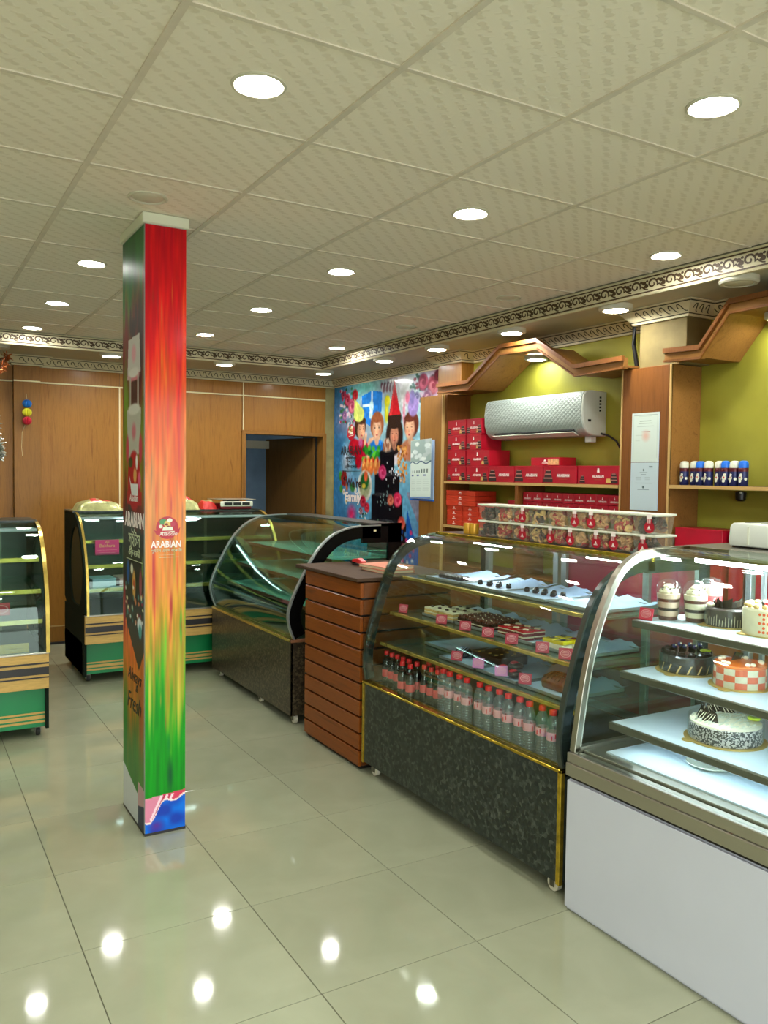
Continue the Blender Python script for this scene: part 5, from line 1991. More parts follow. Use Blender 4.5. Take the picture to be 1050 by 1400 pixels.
carton('sweet_box', 'small crimson box against the divider, left bay', 3.93, 4.08, 4.70, 4.84, 1.2155, 1.44, 'small', 'crimson boxes beside the divider')
# red boxes seen right of the column
carton('sweet_box', 'flat crimson box on the low shelf right of the column', 3.90, 4.09, 2.95, 3.27, .9215, 1.335, None, 'crimson boxes on the low shelf')
carton('sweet_box', 'second flat crimson box on the low shelf, nearer the toaster', 3.92, 4.09, 2.66, 2.92, .9215, 1.330, None, 'crimson boxes on the low shelf')


# ---------- clear tubs on the pastry case
def tub(label, yc, z0, kind, sticker):
    x0, x1, w = 2.665, 2.785, .128
    t = thing('biscuit_tub', label, 'tub', ((x0 + x1) / 2, yc, z0), 'clear biscuit tubs stacked on the pastry case')
    g = G()
    a, b_ = (.058, .052)
    h = .076
    o1 = [(x0 + .006, yc - a + .006), (x1 - .006, yc - a + .006), (x1 - .006, yc + a - .006), (x0 + .006, yc + a - .006)]
    o2 = [(x0, yc - a - .004), (x1, yc - a - .004), (x1, yc + a + .004), (x0, yc + a + .004)]
    g.add([(x, y, z0 + .0005) for x, y in o1] + [(x, y, z0 + h) for x, y in o2], [(0, 1, 2, 3), (0, 1, 5, 4), (1, 2, 6, 5), (2, 3, 7, 6), (3, 0, 4, 7)])
    g.make('tub_body', ['tub_plastic'], t, bevel=.004, smooth=False)
    g = G()
    g.box(x0 - .004, x1 + .004, yc - a - .008, yc + a + .008, z0 + h, z0 + h + .0085)
    g.box(x0 + .008, x1 - .008, yc - a + .004, yc + a - .004, z0 + h - .003, z0 + h)
    g.make('lid', ['cap_white'], t, bevel=.0025, seg=2, smooth=False)
    mats = {'dark': ['biscuit_dark', 'choco_brown', 'chocolate'], 'mix': ['biscuit', 'biscuit_red', 'biscuit'], 'pale': ['biscuit', 'sponge', 'biscuit_red'], 'stick': ['biscuit', 'biscuit_dark', 'sponge']}[kind]
    g = G()
    for k in range(44):
        cx = x0 + .018 + RNG.random() * (x1 - x0 - .036)
        cy = yc + (RNG.random() - .5) * .084
        cz = z0 + .010 + RNG.random() * .052
        if k < 26:
            cx = x0 + .016 + RNG.random() * .012
        m_ = int(RNG.integers(0, 3))
        r = .010 + .007 * RNG.random()
        n = 7
        ax = Vector((RNG.random() - .8, RNG.random() - .5, RNG.random() - .5)).normalized()
        u = ax.orthogonal().normalized()
        w2 = ax.cross(u)
        C_ = Vector((cx, cy, cz))
        vs = [tuple(C_ + (u * math.cos(2 * PI * q / n) + w2 * math.sin(2 * PI * q / n)) * r + ax * s_ * .004) for s_ in (-1, 1) for q in range(n)]
        g.add(vs, [tuple(range(n)), tuple(range(n, 2 * n))] + [(q, (q + 1) % n, n + (q + 1) % n, n + q) for q in range(n)], m_)
    tag(g.make('biscuits', mats, t, smooth=False), kind='stuff')
    if sticker:
        yo = {'l': .030, 'r': -.034, 'c': 0.0}[sticker[0]]
        g = G()
        yy = yc + yo
        X_ = x0 - .003
        g.add([(X_ - .003, yy - .013, z0 + h + .009), (X_ - .003, yy + .013, z0 + h + .009), (X_ - .003, yy + .013, z0 + h - .012), (X_ - .003, yy - .013, z0 + h - .012)], [(0, 1, 2, 3)], 1)
        vs = [(X_ - .002, yy - .012, z0 + h - .012), (X_ - .002, yy + .012, z0 + h - .012)]
        cz = z0 + .030
        pts = []
        for k in range(13):
            a_ = -.25 * PI + 1.5 * PI * k / 12 - PI * .0
            pts.append((yy + .023 * math.cos(-PI * .25 + PI * .5 - a_ - PI * .5), cz + .021 * math.sin(-a_ + PI * .25 - PI * 0)))
        ring_ = [(X_ - .001, yy + .027 * math.cos(PI * .35 - 1.7 * PI * k / 14), cz + .025 * math.sin(PI * .35 - 1.7 * PI * k / 14)) for k in range(15)]
        g.add([(X_ - .002, yy + .015, z0 + h - .010), (X_ - .002, yy - .015, z0 + h - .010)][::-1] + ring_, [tuple(range(17))], 0)
        for q in (-.006, 0, .006):
            g.add([(X_ - .0035, yy + q - .0012, z0 + h - .013), (X_ - .0035, yy + q + .0012, z0 + h - .013), (X_ - .0035, yy + q + .0012, z0 + h - .030), (X_ - .0035, yy + q - .0012, z0 + h - .030)], [(0, 1, 2, 3)], 1)
        g.add([(X_ - .003, yy + .008, cz - .006), (X_ - .003, yy - .008, cz - .006), (X_ - .003, yy, cz + .008)], [(0, 1, 2)], 1)
        g.add([(X_ - .003, yy + .012, cz - .011), (X_ - .003, yy - .012, cz - .011), (X_ - .003, yy - .012, cz - .008), (X_ - .003, yy + .012, cz - .008)], [(0, 1, 2, 3)], 1)
        g.make('tamper_label', ['crimson', 'print_white'], t, smooth=False)
    return t


kinds = [['dark', 'mix', 'mix', 'stick', 'mix', 'mix', 'mix', 'mix', 'dark'], ['dark', 'mix', 'pale', 'stick', 'mix', 'mix', 'mix', 'pale', 'dark']]
stick = [['', '', 'r', '', 'l', 'l', 'c', 'l', 'c'], ['', '', 'r', '', '', 'c', 'l', '', 'r']]
desc = {'dark': 'dark biscuits', 'mix': 'red and tan biscuits', 'pale': 'pale tan biscuits', 'stick': 'biscuit sticks'}
for r_ in range(2):
    for k in range(9):
        yc = 3.462 - k * .1335
        tub('clear tub of %s, %s from left, %s row on the pastry case' % (desc[kinds[r_][k]], ORD[k], ['lower', 'upper'][r_]), yc + (.003 if r_ else 0), 1.3005 + r_ * .086, kinds[r_][k], stick[r_][k])
for k, (y, lab) in enumerate(((3.665, 'left gold tape roll on the pastry case beside the tubs'), (3.610, 'right gold tape roll on the pastry case, touching the dark biscuit tub'))):
    t = thing('tape_roll', lab, 'tape', (2.70, y, 1.3005), 'gold tape rolls')
    g = G().lathe([(.014, .0005), (.025, .0005), (.026, .004), (.026, .054), (.025, .058), (.014, .058), (.014, .0005)], (2.70, y, 1.3005), 18, caps=False)
    g.make('tape', ['tape_gold'], t)
    G().lathe([(.0135, .001), (.0135, .0575), (.011, .0575), (.011, .001), (.0135, .001)], (2.70, y, 1.3005), 14, caps=False).make('core', ['ledger_pages'], t)


# ---------- bottles
def bottle(kind):
    t = thing('cola_bottle' if kind == 'cola' else 'water_bottle', '', 'bottle')
    if kind == 'cola':
        body = [(.018, 0), (.024, .004), (.0255, .02), (.0235, .045), (.0235, .085), (.0255, .105), (.024, .125), (.016, .148), (.0105, .162), (.0105, .170)]
        g = G().lathe(body, n=16)
        g.make('bottle_body', ['cola_bottle_clear'], t)
        G().lathe([(.017, .002), (.0228, .006), (.0242, .02), (.0222, .045), (.0222, .085), (.024, .105), (.0222, .125), (.017, .140)], n=14).make('cola_drink', ['cola'], t)
        G().lathe([(.0243, .052), (.0246, .054), (.0246, .088), (.0243, .090)], n=16, caps=False).make('label', ['label_red'], t)
        G().lathe([(.0128, .166), (.0133, .168), (.0133, .184), (.0122, .187), (.002, .1875)], n=14).make('cap', ['cap_red'], t)
    else:
        body = [(.020, 0), (.026, .005), (.027, .015)]
        z = .02
        while z < .075:
            body += [(.027, z), (.0248, z + .004), (.027, z + .009)]
            z += .0115
        body += [(.0262, .085), (.0262, .120), (.0275, .130), (.0258, .137), (.0275, .146), (.025, .160), (.018, .178), (.0125, .188), (.0125, .194)]
        g = G().lathe(body, n=16)
        g.make('bottle_body', ['bottle_plastic'], t)
        G().lathe([(.0266, .090), (.0269, .091), (.0269, .122), (.0266, .123)], n=16, caps=False).make('label', ['label_pink'], t)
        g = G()
        for k in range(3):
            a = 2 * PI * k / 3 + PI * .85
            vs = []
            for q in (-.34, .34):
                vs += [(.0276 * math.cos(a + q), .0276 * math.sin(a + q), .092 + (.010 if q > 0 else 0)), (.0276 * math.cos(a + q), .0276 * math.sin(a + q), .110 + (.010 if q > 0 else 0))]
            g.add(vs, [(0, 2, 3, 1)])
        g.make('label_mark', ['cap_red'], t, smooth=False)
        G().lathe([(.0148, .189), (.0153, .191), (.0153, .205), (.0142, .208), (.002, .2085)], n=14).make('cap', ['cap_red'], t)
    return t


ZD = .4865
proto = bottle('cola')
spots = [(2.252, 3.770), (2.252, 3.714), (2.252, 3.658), (2.252, 3.602), (2.252, 3.546), (2.193, 3.515), (2.193, 3.440), (2.252, 3.470), (2.252, 3.400), (2.252, 3.340), (2.252, 3.282), (2.312, 3.45), (2.312, 3.37), (2.312, 3.30)]
labs = ['%s cola bottle from the left end of the back row in the pastry case' % ORD[k] for k in range(5)] + ['front cola bottle standing closest to the glass, left one', 'front cola bottle standing closest to the glass, right one'] + ['%s cola bottle before the water bottles, counting leftwards from them' % ORD[3 - k] for k in range(4)] + ['cola bottle hidden in the rearmost row, %s' % s for s in ('left one', 'middle one', 'right one')]
for i, ((x, y), lb) in enumerate(zip(spots, labs)):
    gp_ = 'small cola bottles at the left of the lower deck'
    if i == 0:
        proto.location = (x, y, ZD)
        tag(proto, lb, None, gp_)
    else:
        copy_tree(proto, loc=(x, y, ZD), rotz=i * 1.1, label=lb, group=gp_)
proto = bottle('water')
ys = [3.212, 3.148, 3.080, 3.012, 2.925, 2.853, 2.785, 2.715, 2.648, 2.578, 2.508, 2.436]
for i, y in enumerate(ys):
    x = 2.232 + (.004 if i % 2 == 0 else -.004)
    lb = '%s clear water bottle with red cap, counting from the cola bottles' % ORD[i]
    gp_ = 'water bottles along the lower front glass'
    if i == 0:
        proto.location = (x, y, ZD)
        tag(proto, lb, None, gp_)
    else:
        copy_tree(proto, loc=(x, y, ZD), rotz=i * .7, label=lb, group=gp_)


# ---------- price tags
def price_tag(mat):
    t = thing('price_tag', '', 'price tag')
    g = G()
    g.box(-.0015, .0015, -.028, .028, 0, .046)
    g.make('plate', [mat], t, bevel=.0012, smooth=False)
    g = G()
    n = 18
    for r0, r1 in ((.92, .80), (.62, .54)):
        g.add([(-.0022, .023 * q * math.cos(2 * PI * k / n), .024 + .017 * q * math.sin(2 * PI * k / n)) for q in (r0, r1) for k in range(n)], [(k, (k + 1) % n, n + (k + 1) % n, n + k) for k in range(n)])
    for zz, ww in ((.020, .016), (.025, .018), (.030, .014)):
        g.add([(-.0023, -ww * .6, zz), (-.0023, ww * .6, zz), (-.0023, ww * .6, zz + .0022), (-.0023, -ww * .6, zz + .0022)], [(0, 1, 2, 3)])
    g.make('oval_print', ['label_pink'], t, smooth=False)
    g = G()
    g.box(.0015, .014, -.020, .020, 0, .0015)
    g.make('foot', [mat], t, smooth=False)
    return t


tp_ = {m_: price_tag(m_) for m_ in ('tag_pink', 'tag_red', 'tag_lilac')}
used = set()
TG = 'small oval-print price tags'


def put_tag(mat, x, y, z, rz, lab):
    global used
    if mat not in used:
        o = tp_[mat]
        used.add(mat)
        tag(o, lab, None, TG)
        o.location = (x, y, z)
        o.rotation_euler = (0, .28, rz + .62)
    else:
        o = copy_tree(tp_[mat], loc=(x, y, z), label=lab, group=TG)
        o.rotation_euler = (0, .28, rz + .62)


for k, y in enumerate((3.74, 3.375, 3.175, 2.997, 2.827, 2.624, 2.484)):
    put_tag('tag_pink' if k != 1 else 'tag_pink', 2.330, y, .8775, .12 - .3 * (k == 0), '%s crimson oval price tag from the left on the middle glass shelf' % ORD[k])
for k, (y, m_) in enumerate(((3.190, 'tag_pink'), (3.020, 'tag_lilac'), (2.850, 'tag_lilac'), (2.690, 'tag_pink'))):
    lab = ['pink price tag beside the glossy dark knot cake', 'lilac price tag before the chocolate slab', 'pale lilac tilted price tag left of the red-filled cakes', 'pink price tag before the brown glazed loaf'][k]
    put_tag(m_, 2.295, y, .733, .1 + .25 * (k == 2), lab)
put_tag('tag_red', 2.425, 2.160, 1.084, -.35, 'red price tag at the left corner of the top cake shelf')


# ---------- paper lined trays and pastries
def tray(label, xc, yc, z, wx, wy, paper, group, waves=True):
    t = thing('pastry_tray', label, 'tray', (xc, yc, z), group)
    g = G()
    x0, x1, y0, y1 = xc - wx / 2, xc + wx / 2, yc - wy / 2, yc + wy / 2
    g.box(x0, x1, y0, y1, z + .0005, z + .003)
    for a, b_, c, d in ((x0, x0 + .004, y0, y1), (x1 - .004, x1, y0, y1), (x0, x1, y0, y0 + .004), (x0, x1, y1 - .004, y1)):
        g.box(a, b_, c, d, z + .0005, z + .014)
    g.make('tray_pan', ['aluminium'], t, bevel=.001, smooth=False)
    n = 12
    g = G()
    ph = RNG.random() * 6
    vs = []
    for i in range(n + 1):
        for j in range(n + 1):
            u, v_ = i / n, j / n
            edge = max(0, u - .72) / .28
            zz = z + .0045 + .015 * edge * (1 + .5 * math.sin(v_ * 9 + ph) + .35 * math.sin(v_ * 23 + 2 * ph)) * (1 if waves else .2) + (.006 * max(0, abs(v_ - .5) * 2 - .8) * 5)
            vs.append((x0 + .002 + (wx + .03) * u, y0 - .002 + (wy + .004) * v_, zz))
    g.add(vs, [(i * (n + 1) + j, (i + 1) * (n + 1) + j, (i + 1) * (n + 1) + j + 1, i * (n + 1) + j + 1) for i in range(n) for j in range(n)])
    o = g.make('paper_liner', [paper], t, ang=2)
    return t


TT = 'paper-lined trays in the pastry case'
for k, yc in enumerate((3.52, 3.20, 2.88, 2.55)):
    tray('%s white paper-lined tray from the left on the top glass shelf' % ORD[k], 2.60, yc, 1.0685, .34, .30, 'paper_blue', TT)
for k, yc in enumerate((3.50, 3.20, 2.90, 2.60)):
    tray(['tray under the cream slices on the middle shelf', 'tray under the dark chocolate squares on the middle shelf', 'tray under the red glazed slices on the middle shelf', 'tray under the yellow glazed squares on the middle shelf'][k], 2.56, yc, .8765, .34, .285, 'paper_blue', TT)
tray('empty tray with flat white paper at the left of the lowest glass shelf', 2.58, 3.52, .7145, .32, .28, 'paper_blue', TT, False)
for k, yc in enumerate((3.205, 2.90, 2.595)):
    tray(['tray holding the dark knot cake and chocolate slab, lowest shelf', 'tray holding the red-filled cakes, lowest shelf', 'tray holding the brown glazed loaf, lowest shelf'][k], 2.47, yc, .7145, .34, .285, 'paper_blue', TT)


def slice_cake(kind):
    t = thing({'cream': 'cream_pastry', 'dark': 'chocolate_pastry', 'red': 'red_velvet_pastry', 'yellow': 'yellow_pastry'}[kind], '', 'pastry')
    a = .029
    if kind == 'cream':
        G().box(-a, a, -a, a, .001, .016).make('sponge', ['sponge'], t, bevel=.002)
        G().box(-a, a, -a, a, .016, .022).make('filling', ['cream'], t, bevel=.001)
        G().box(-a, a, -a, a, .022, .034).make('sponge', ['sponge'], t, bevel=.002)
        G().box(-a, a, -a, a, .034, .042).make('topping', ['cream'], t, bevel=.003, seg=2)
        G().ball((.004, 0, .045), .010, .012, .006, 8).make('decoration', ['chocolate'], t)
    elif kind == 'dark':
        G().box(-a, a, -a, a, .001, .015).make('sponge', ['chocolate'], t, bevel=.002)
        G().box(-a - .0006, a + .0006, -a - .0006, a + .0006, .015, .019).make('filling', ['cream'], t, bevel=.001)
        G().box(-a, a, -a, a, .019, .034).make('sponge', ['chocolate'], t, bevel=.002)
        g = G()
        for i in range(3):
            for j in range(3):
                g.ball((-.018 + .018 * i, -.018 + .018 * j, .038), .011, .011, .009, 8)
        g.make('chocolate_rosettes', ['choco_brown'], t)
        g = G()
        for i in range(3):
            g.ball((-.014 + .014 * i, .012 * (-1) ** i, .047), .004, .004, .0025, 6)
        g.make('highlight_dots', ['cream'], t)  # pale dots added as highlights so the dark rosettes show
    elif kind == 'red':
        G().box(-a, a, -a, a, .001, .012).make('sponge', ['crimson_dark'], t, bevel=.002)
        G().box(-a - .0006, a + .0006, -a - .0006, a + .0006, .012, .018).make('filling', ['cream'], t, bevel=.001)
        G().box(-a, a, -a, a, .018, .032).make('sponge', ['crimson_dark'], t, bevel=.002)
        G().box(-a - .0006, a + .0006, -a - .0006, a + .0006, .032, .036).make('filling', ['cream'], t, bevel=.001)
        G().box(-a, a, -a, a, .036, .044).make('glaze', ['jelly_red'], t, bevel=.003, seg=2)
        g = G()
        g.ball((.0, .004, .047), .012, .008, .004, 8)
        g.ball((.004, -.01, .047), .008, .008, .005, 8)
        g.make('decoration', ['cream'], t)
    else:
        G().box(-a, a, -a, a, .001, .026).make('sponge', ['cream'], t, bevel=.003)
        G().box(-a - .001, a + .001, -a - .001, a + .001, .026, .042).make('glaze', ['yellow_glaze'], t, bevel=.004, seg=2)
        G().lathe([(.012, 0), (.014, .002), (.012, .005), (.006, .004)], (0, 0, .042), 12).make('chocolate_coin', ['chocolate_gloss'], t)
    return t


def spread(proto, pts, z, lab0, grp, jit=.12):
    rows = []
    for i, (x, y) in sorted(enumerate(pts), key=lambda q: -q[1][1]):
        for r in rows:
            if abs(pts[r[0]][0] - x) < .012:
                r.append(i)
                break
        else:
            rows.append([i])
    rows.sort(key=lambda r: pts[r[0]][0])
    rn = ['front', 'back'] if len(rows) == 2 else ['front', 'middle', 'back']
    place = {i: '%s from the left in the %s row' % (ORD[c], rn[min(k, len(rn) - 1)]) for k, r in enumerate(rows) for c, i in enumerate(r)}
    for i, (x, y) in enumerate(pts):
        lab = lab0 + ', ' + place[i]
        if i == 0:
            proto.location = (x, y, z)
            proto['label'] = lab
            proto['group'] = grp
            proto.rotation_euler = (0, 0, .1)
        else:
            copy_tree(proto, loc=(x, y, z), rotz=(RNG.random() - .5) * jit * 2, label=lab, group=grp)


zt = .8765 + .0055
spread(slice_cake('cream'), [(2.425 + .066 * i, 3.60 - .066 * j) for j in range(4) for i in range(3) if not (i == 2 and j == 0)], zt, 'cream-topped pastry on the middle shelf', 'cream pastries on the middle shelf')
spread(slice_cake('dark'), [(2.425 + .066 * i, 3.30 - .066 * j) for j in range(4) for i in range(3)], zt, 'dark chocolate pastry on the middle shelf', 'chocolate pastries on the middle shelf')
spread(slice_cake('red'), [(2.43 + .066 * i, 2.985 - .066 * j) for j in range(3) for i in range(2)], zt, 'red glazed pastry on the middle shelf', 'red glazed pastries')
spread(slice_cake('yellow'), [(2.43 + .066 * i, 2.675 - .066 * j) for j in range(2) for i in range(2)], zt, 'yellow glazed pastry with chocolate coin', 'yellow glazed pastries')


def choc_ball():
    t = thing('chocolate_ball', '', 'chocolate')
    G().lathe([(.010, 0), (.013, .002), (.014, .008)], (0, 0, .0005), 12, caps=True).make('paper_cup', ['print_dark'], t)
    G().ball((0, 0, .014), .013, .013, .011, 10).make('chocolate', ['chocolate_gloss'], t)
    return t


zt = 1.0685 + .0055
spread(choc_ball(), [(2.50 + .034 * i, 3.63 - .032 * j) for j in range(7) for i in range(2)], zt, 'dark chocolate ball on the first top tray', 'chocolates on the first top tray')
spread(choc_ball(), [(2.52 + .036 * (j % 2), 3.31 - .036 * j) for j in range(6)], zt, 'dark chocolate ball on the second top tray', 'chocolates on the second top tray')
spread(choc_ball(), [(2.56 + .034 * (j % 2), 3.00 - .030 * j) for j in range(8)], zt, 'dark chocolate ball on the third top tray', 'chocolates on the third top tray')

zt = .7145 + .0055
t = thing('knot_cake', 'glossy dark knot-shaped cake with white piped lines on the lowest shelf', 'cake', (2.41, 3.29, zt))
G().ball((2.41, 3.29, zt + .024), .042, .045, .026, 14).make('cake', ['chocolate_gloss'], t)
g = G()
for k in range(6):
    y = 3.26 + .012 * k
    g.tube([(2.41 + .040 * math.cos(a) * math.sqrt(max(.05, 1 - ((y - 3.29) / .047) ** 2)), y + .01 * math.sin(a * 2), zt + .025 + .027 * math.sin(a) * math.sqrt(max(.05, 1 - ((y - 3.29) / .047) ** 2))) for a in [PI * q / 8 for q in range(9)]], .0016, 5)
g.make('piping', ['paper_blue'], t)
t = thing('chocolate_slab_cake', 'large dark chocolate slab cake with gold flakes on the lowest shelf', 'cake', (2.50, 3.13, zt))
G().box(2.41, 2.585, 3.01, 3.225, zt, zt + .045).make('cake', ['chocolate'], t, bevel=.006, seg=2)
g = G()
for k in range(14):
    x, y = 2.42 + .15 * RNG.random(), 3.02 + .19 * RNG.random()
    g.ball((x, y, zt + .046), .006 + .006 * RNG.random(), .005, .003, 6)
g.make('gold_flakes', ['print_gold'], t)
for k, (x, y, lab) in enumerate(((2.38, 2.93, 'red-filled dark cake piece, left of the two by the lilac tag'), (2.36, 2.835, 'red-filled dark cake piece, right of the two by the lilac tag'), (2.47, 2.96, 'red-filled dark cake piece at the rear of its tray'))):
    t = thing('filled_cake_piece', lab, 'cake', (x, y, zt), 'red-filled dark cake pieces')
    G().ball((x, y, zt + .018), .036, .038, .017, 12).make('cake', ['chocolate'], t)
    G().ball((x - .006, y + .004, zt + .031), .022, .02, .010, 10).make('cherry_filling', ['jelly_red'], t)
t = thing('loaf_cake', 'brown glossy glazed loaf cake on the right tray of the lowest shelf', 'cake', (2.42, 2.60, zt))
g = G()
g.prism([(2.365, zt), (2.36, zt + .03), (2.375, zt + .052), (2.42, zt + .062), (2.465, zt + .052), (2.48, zt + .03), (2.475, zt)], 'y', 2.53, 2.665)
g.make('loaf', ['choco_brown'], t, bevel=.006, seg=2, ang=1.2)
g = G()
for k in range(6):
    g.tube([(2.365 + .02 * j, 2.54 + .022 * k + .006 * math.sin(j * 2.3), zt + .063 - .0035 * abs(j - 3) ** 1.6 * .9) for j in range(6)], .0022, 5)
g.make('glaze_lines', ['chocolate_gloss'], t)


# ---------- dessert cups and cakes in the white case
def cup(label, x, y, z, tone, dome=True):
    t = thing('dessert_cup', label, 'dessert cup', (x, y, z), 'layered dessert cups')
    if dome:
        lay_ = [(.034, .001, .016, 'choco_brown'), (.0355, .016, .036, tone), (.0372, .036, .048, 'chocolate'), (.0385, .048, .070, tone), (.0402, .070, .082, 'choco_brown'), (.0415, .082, .100, tone)]
        for r, z0_, z1_, m_ in lay_:
            G().lathe([(r - .001, z0_), (r, z0_ + .001), (r + .001, z1_ - .001), (r, z1_)], (x, y, z), 20).make('layer', [m_], t)
        g = G()
        for k in range(7):
            a = 2 * PI * k / 7
            g.ball((x + .022 * math.cos(a), y + .022 * math.sin(a), z + .108), .015, .015, .013, 8)
        g.ball((x, y, z + .122), .022, .022, .016, 10)
        g.make('whipped_cream', ['cream'], t)
        g = G()
        for k in range(34):
            a, r, h = RNG.random() * 2 * PI, .03 * RNG.random() ** .5, 0
            zz = z + .138 - r * .75
            g.box(x + r * math.cos(a) - .0035, x + r * math.cos(a) + .0035, y + r * math.sin(a) - .0012, y + r * math.sin(a) + .0012, zz - .002, zz + .002)
        g.make('chocolate_shavings', ['chocolate'], t, smooth=False)
        G().lathe([(.036, .0), (.0445, .104), (.047, .106), (.047, .110)], (x, y, z), 24, caps=False).make('plastic_cup', ['clear_film'], t)
        G().lathe([(.047, .110), (.046, .122), (.040, .138), (.028, .150), (.010, .155), (.001, .1555)], (x, y, z), 24, caps=False).make('dome_lid', ['clear_film'], t)
    else:
        G().lathe([(.034, .0), (.044, .12), (.046, .124)], (x, y, z), 22).make('plastic_cup', ['cream_pink'], t)
        G().lathe([(.0372, .035), (.0418, .09)], (x, y, z), 22, caps=False).make('red_print', ['label_red'], t)
        G().lathe([(.046, .124), (.045, .136), (.032, .152), (.002, .158)], (x, y, z), 22, caps=False).make('dome_lid', ['clear_film'], t)
    return t


zt = 1.083
cup('left dessert cup with brown and tan layers on the top cake shelf', 2.52, 2.135, zt, 'cream_pink')
cup('middle dessert cup with cream layers and whipped top on the top cake shelf', 2.575, 2.055, zt, 'cream')
cup('pale pink printed dessert cup standing behind the layered cups', 2.70, 2.085, zt, 'cream', False)


def board(t, x, y, z, r, tabang=2.6):
    g = G()
    g.lathe([(r, 0), (r, .003)], (x, y, z), 36)
    tx, ty = x + r * math.cos(tabang), y + r * math.sin(tabang)
    g.lathe([(.022, .0002), (.022, .0028)], (tx, ty, z), 14)
    return g.make('gold_board', ['gold_board'], t)


def collar(t, x, y, z, r, h):
    return G().lathe([(r, .003), (r, h), (r - .0008, h), (r - .0008, .003), (r, .003)], (x, y, z), 36, caps=False).make('clear_collar', ['clear_film'], t)


# top shelf: black striped cake
x, y, z = 2.615, 1.945, zt
t = thing('cake', 'small black cake with white streaked side and chocolate shards, top cake shelf', 'cake', (x, y, z), 'whole cakes in the white case')
board(t, x, y, z, .086)
G().lathe([(.074, .003), (.076, .006), (.076, .062), (.070, .068), (.002, .069)], (x, y, z), 36).make('cake', ['chocolate'], t)
g = G()
for k in range(46):
    a = 2 * PI * k / 46
    h_ = .02 + .022 * RNG.random()
    g.add([(x + .0768 * math.cos(a + q), y + .0768 * math.sin(a + q), z + w_) for q, w_ in ((-.012, .006), (.012, .006), (.006 + .02, .006 + h_), (-.0, .006 + h_))], [(0, 1, 2, 3)])
g.make('cream_streaks', ['cream'], t, smooth=False)
g = G()
for k in range(11):
    a = 2.2 + k * .32
    cx, cy = x + .045 * math.cos(a), y + .045 * math.sin(a)
    g.prism([(-.012, .066), (.012, .066), (.016, .088 + .01 * (k % 3)), (-.004, .098)], 'y', -.0015, .0015)
    for i in range(len(g.v) - 8, len(g.v)):
        v_ = g.v[i]
        ca, sa = math.cos(a + 1.3), math.sin(a + 1.3)
        g.v[i] = (cx + v_[0] * ca - v_[1] * sa, cy + v_[0] * sa + v_[1] * ca, z + v_[2])
g.make('chocolate_shards', ['chocolate_gloss'], t, smooth=False)
G().ball((x - .05, y + .035, z + .076), .014, .016, .010, 8).make('cream_swirl', ['cream'], t)
collar(t, x, y, z, .080, .072)

# top shelf: ivory cake with small red dots, partly out of frame
x, y, z = 2.60, 1.765, zt
t = thing('cake', 'ivory cake with a panel of small red dots at the frame edge, top cake shelf', 'cake', (x, y, z), 'whole cakes in the white case')
board(t, x, y, z, .092)
G().lathe([(.086, .003), (.088, .008), (.088, .088), (.082, .096), (.002, .098)], (x, y, z), 36).make('cake', ['cream'], t)
g = G()
for i in range(3):
    for j in range(5):
        a = 3.68 - .15 * i
        if (i + j) % 2 == 0 or i == 1:
            zz = .018 + .015 * j
            n = 8
            g.add([(x + .0888 * math.cos(a + .055 * math.cos(q)), y + .0888 * math.sin(a + .055 * math.cos(q)), z + zz + .005 * math.sin(q)) for q in [2 * PI * w_ / n for w_ in range(n)]], [tuple(range(n))])
g.make('red_dots', ['orange_dark'], t, smooth=False)
g = G()
for k in range(16):
    a = 2 * PI * k / 16
    g.ball((x + .074 * math.cos(a), y + .074 * math.sin(a), z + .102), .012, .012, .009, 8)
g.make('piped_border', ['sponge'], t)
g = G()
for k in range(5):
    g.ball((x + .02 * math.cos(k * 1.3), y + .02 * math.sin(k * 1.3), z + .106), .011, .011, .011, 8)
g.make('berries', ['chocolate_gloss'], t)
G().ball((x - .03, y - .01, z + .106), .011).make('cherry', ['jelly_red'], t)

# middle shelf: dark truffle cake
x, y, z = 2.560, 2.075, .894
t = thing('cake', 'dark chocolate truffle cake with slanting cream stripes and lime tag, middle cake shelf', 'cake', (x, y, z), 'whole cakes in the white case')
board(t, x, y, z, .112, 3.3)
G().lathe([(.093, .003), (.095, .008), (.095, .062), (.090, .068), (.002, .068)], (x, y, z), 40).make('cake', ['chocolate_gloss'], t)
g = G()
for k in range(16):
    a = 2 * PI * k / 16
    g.add([(x + .0958 * math.cos(a + q), y + .0958 * math.sin(a + q), z + w_) for q, w_ in ((-.10, .006), (-.03, .006), (.12, .036), (.05, .036))], [(0, 1, 2, 3)])
g.make('slanting_stripes', ['sponge'], t, smooth=False)
g = G()
for k in range(14):
    a = 2 * PI * k / 14
    g.ball((x + .078 * math.cos(a), y + .078 * math.sin(a), z + .075), .015, .015, .011, 8)
g.make('truffle_border', ['chocolate_gloss'], t)
g = G()
for k in range(6):
    g.ball((x - .01 + .014 * k, y + .05 - .012 * k, z + .086 + .008 * (k % 2)), .009, .009, .009, 8)
g.make('berries', ['can_navy'], t)
g = G()
for k in range(6):
    n = 10
    cx, cy, cz = x - .012 + .014 * k, y + .043 - .012 * k, z + .092 + .008 * (k % 2)
    g.ball((cx - .004, cy - .004, cz), .0035, .0035, .0035, 6)
g.make('white_centres', ['cream'], t)
G().lathe([(.018, 0), (.020, .003), (.018, .006), (.002, .0065)], (x + .035, y - .055, z + .080), 18).make('lime_tag', ['lime'], t)
collar(t, x, y, z, .099, .070)

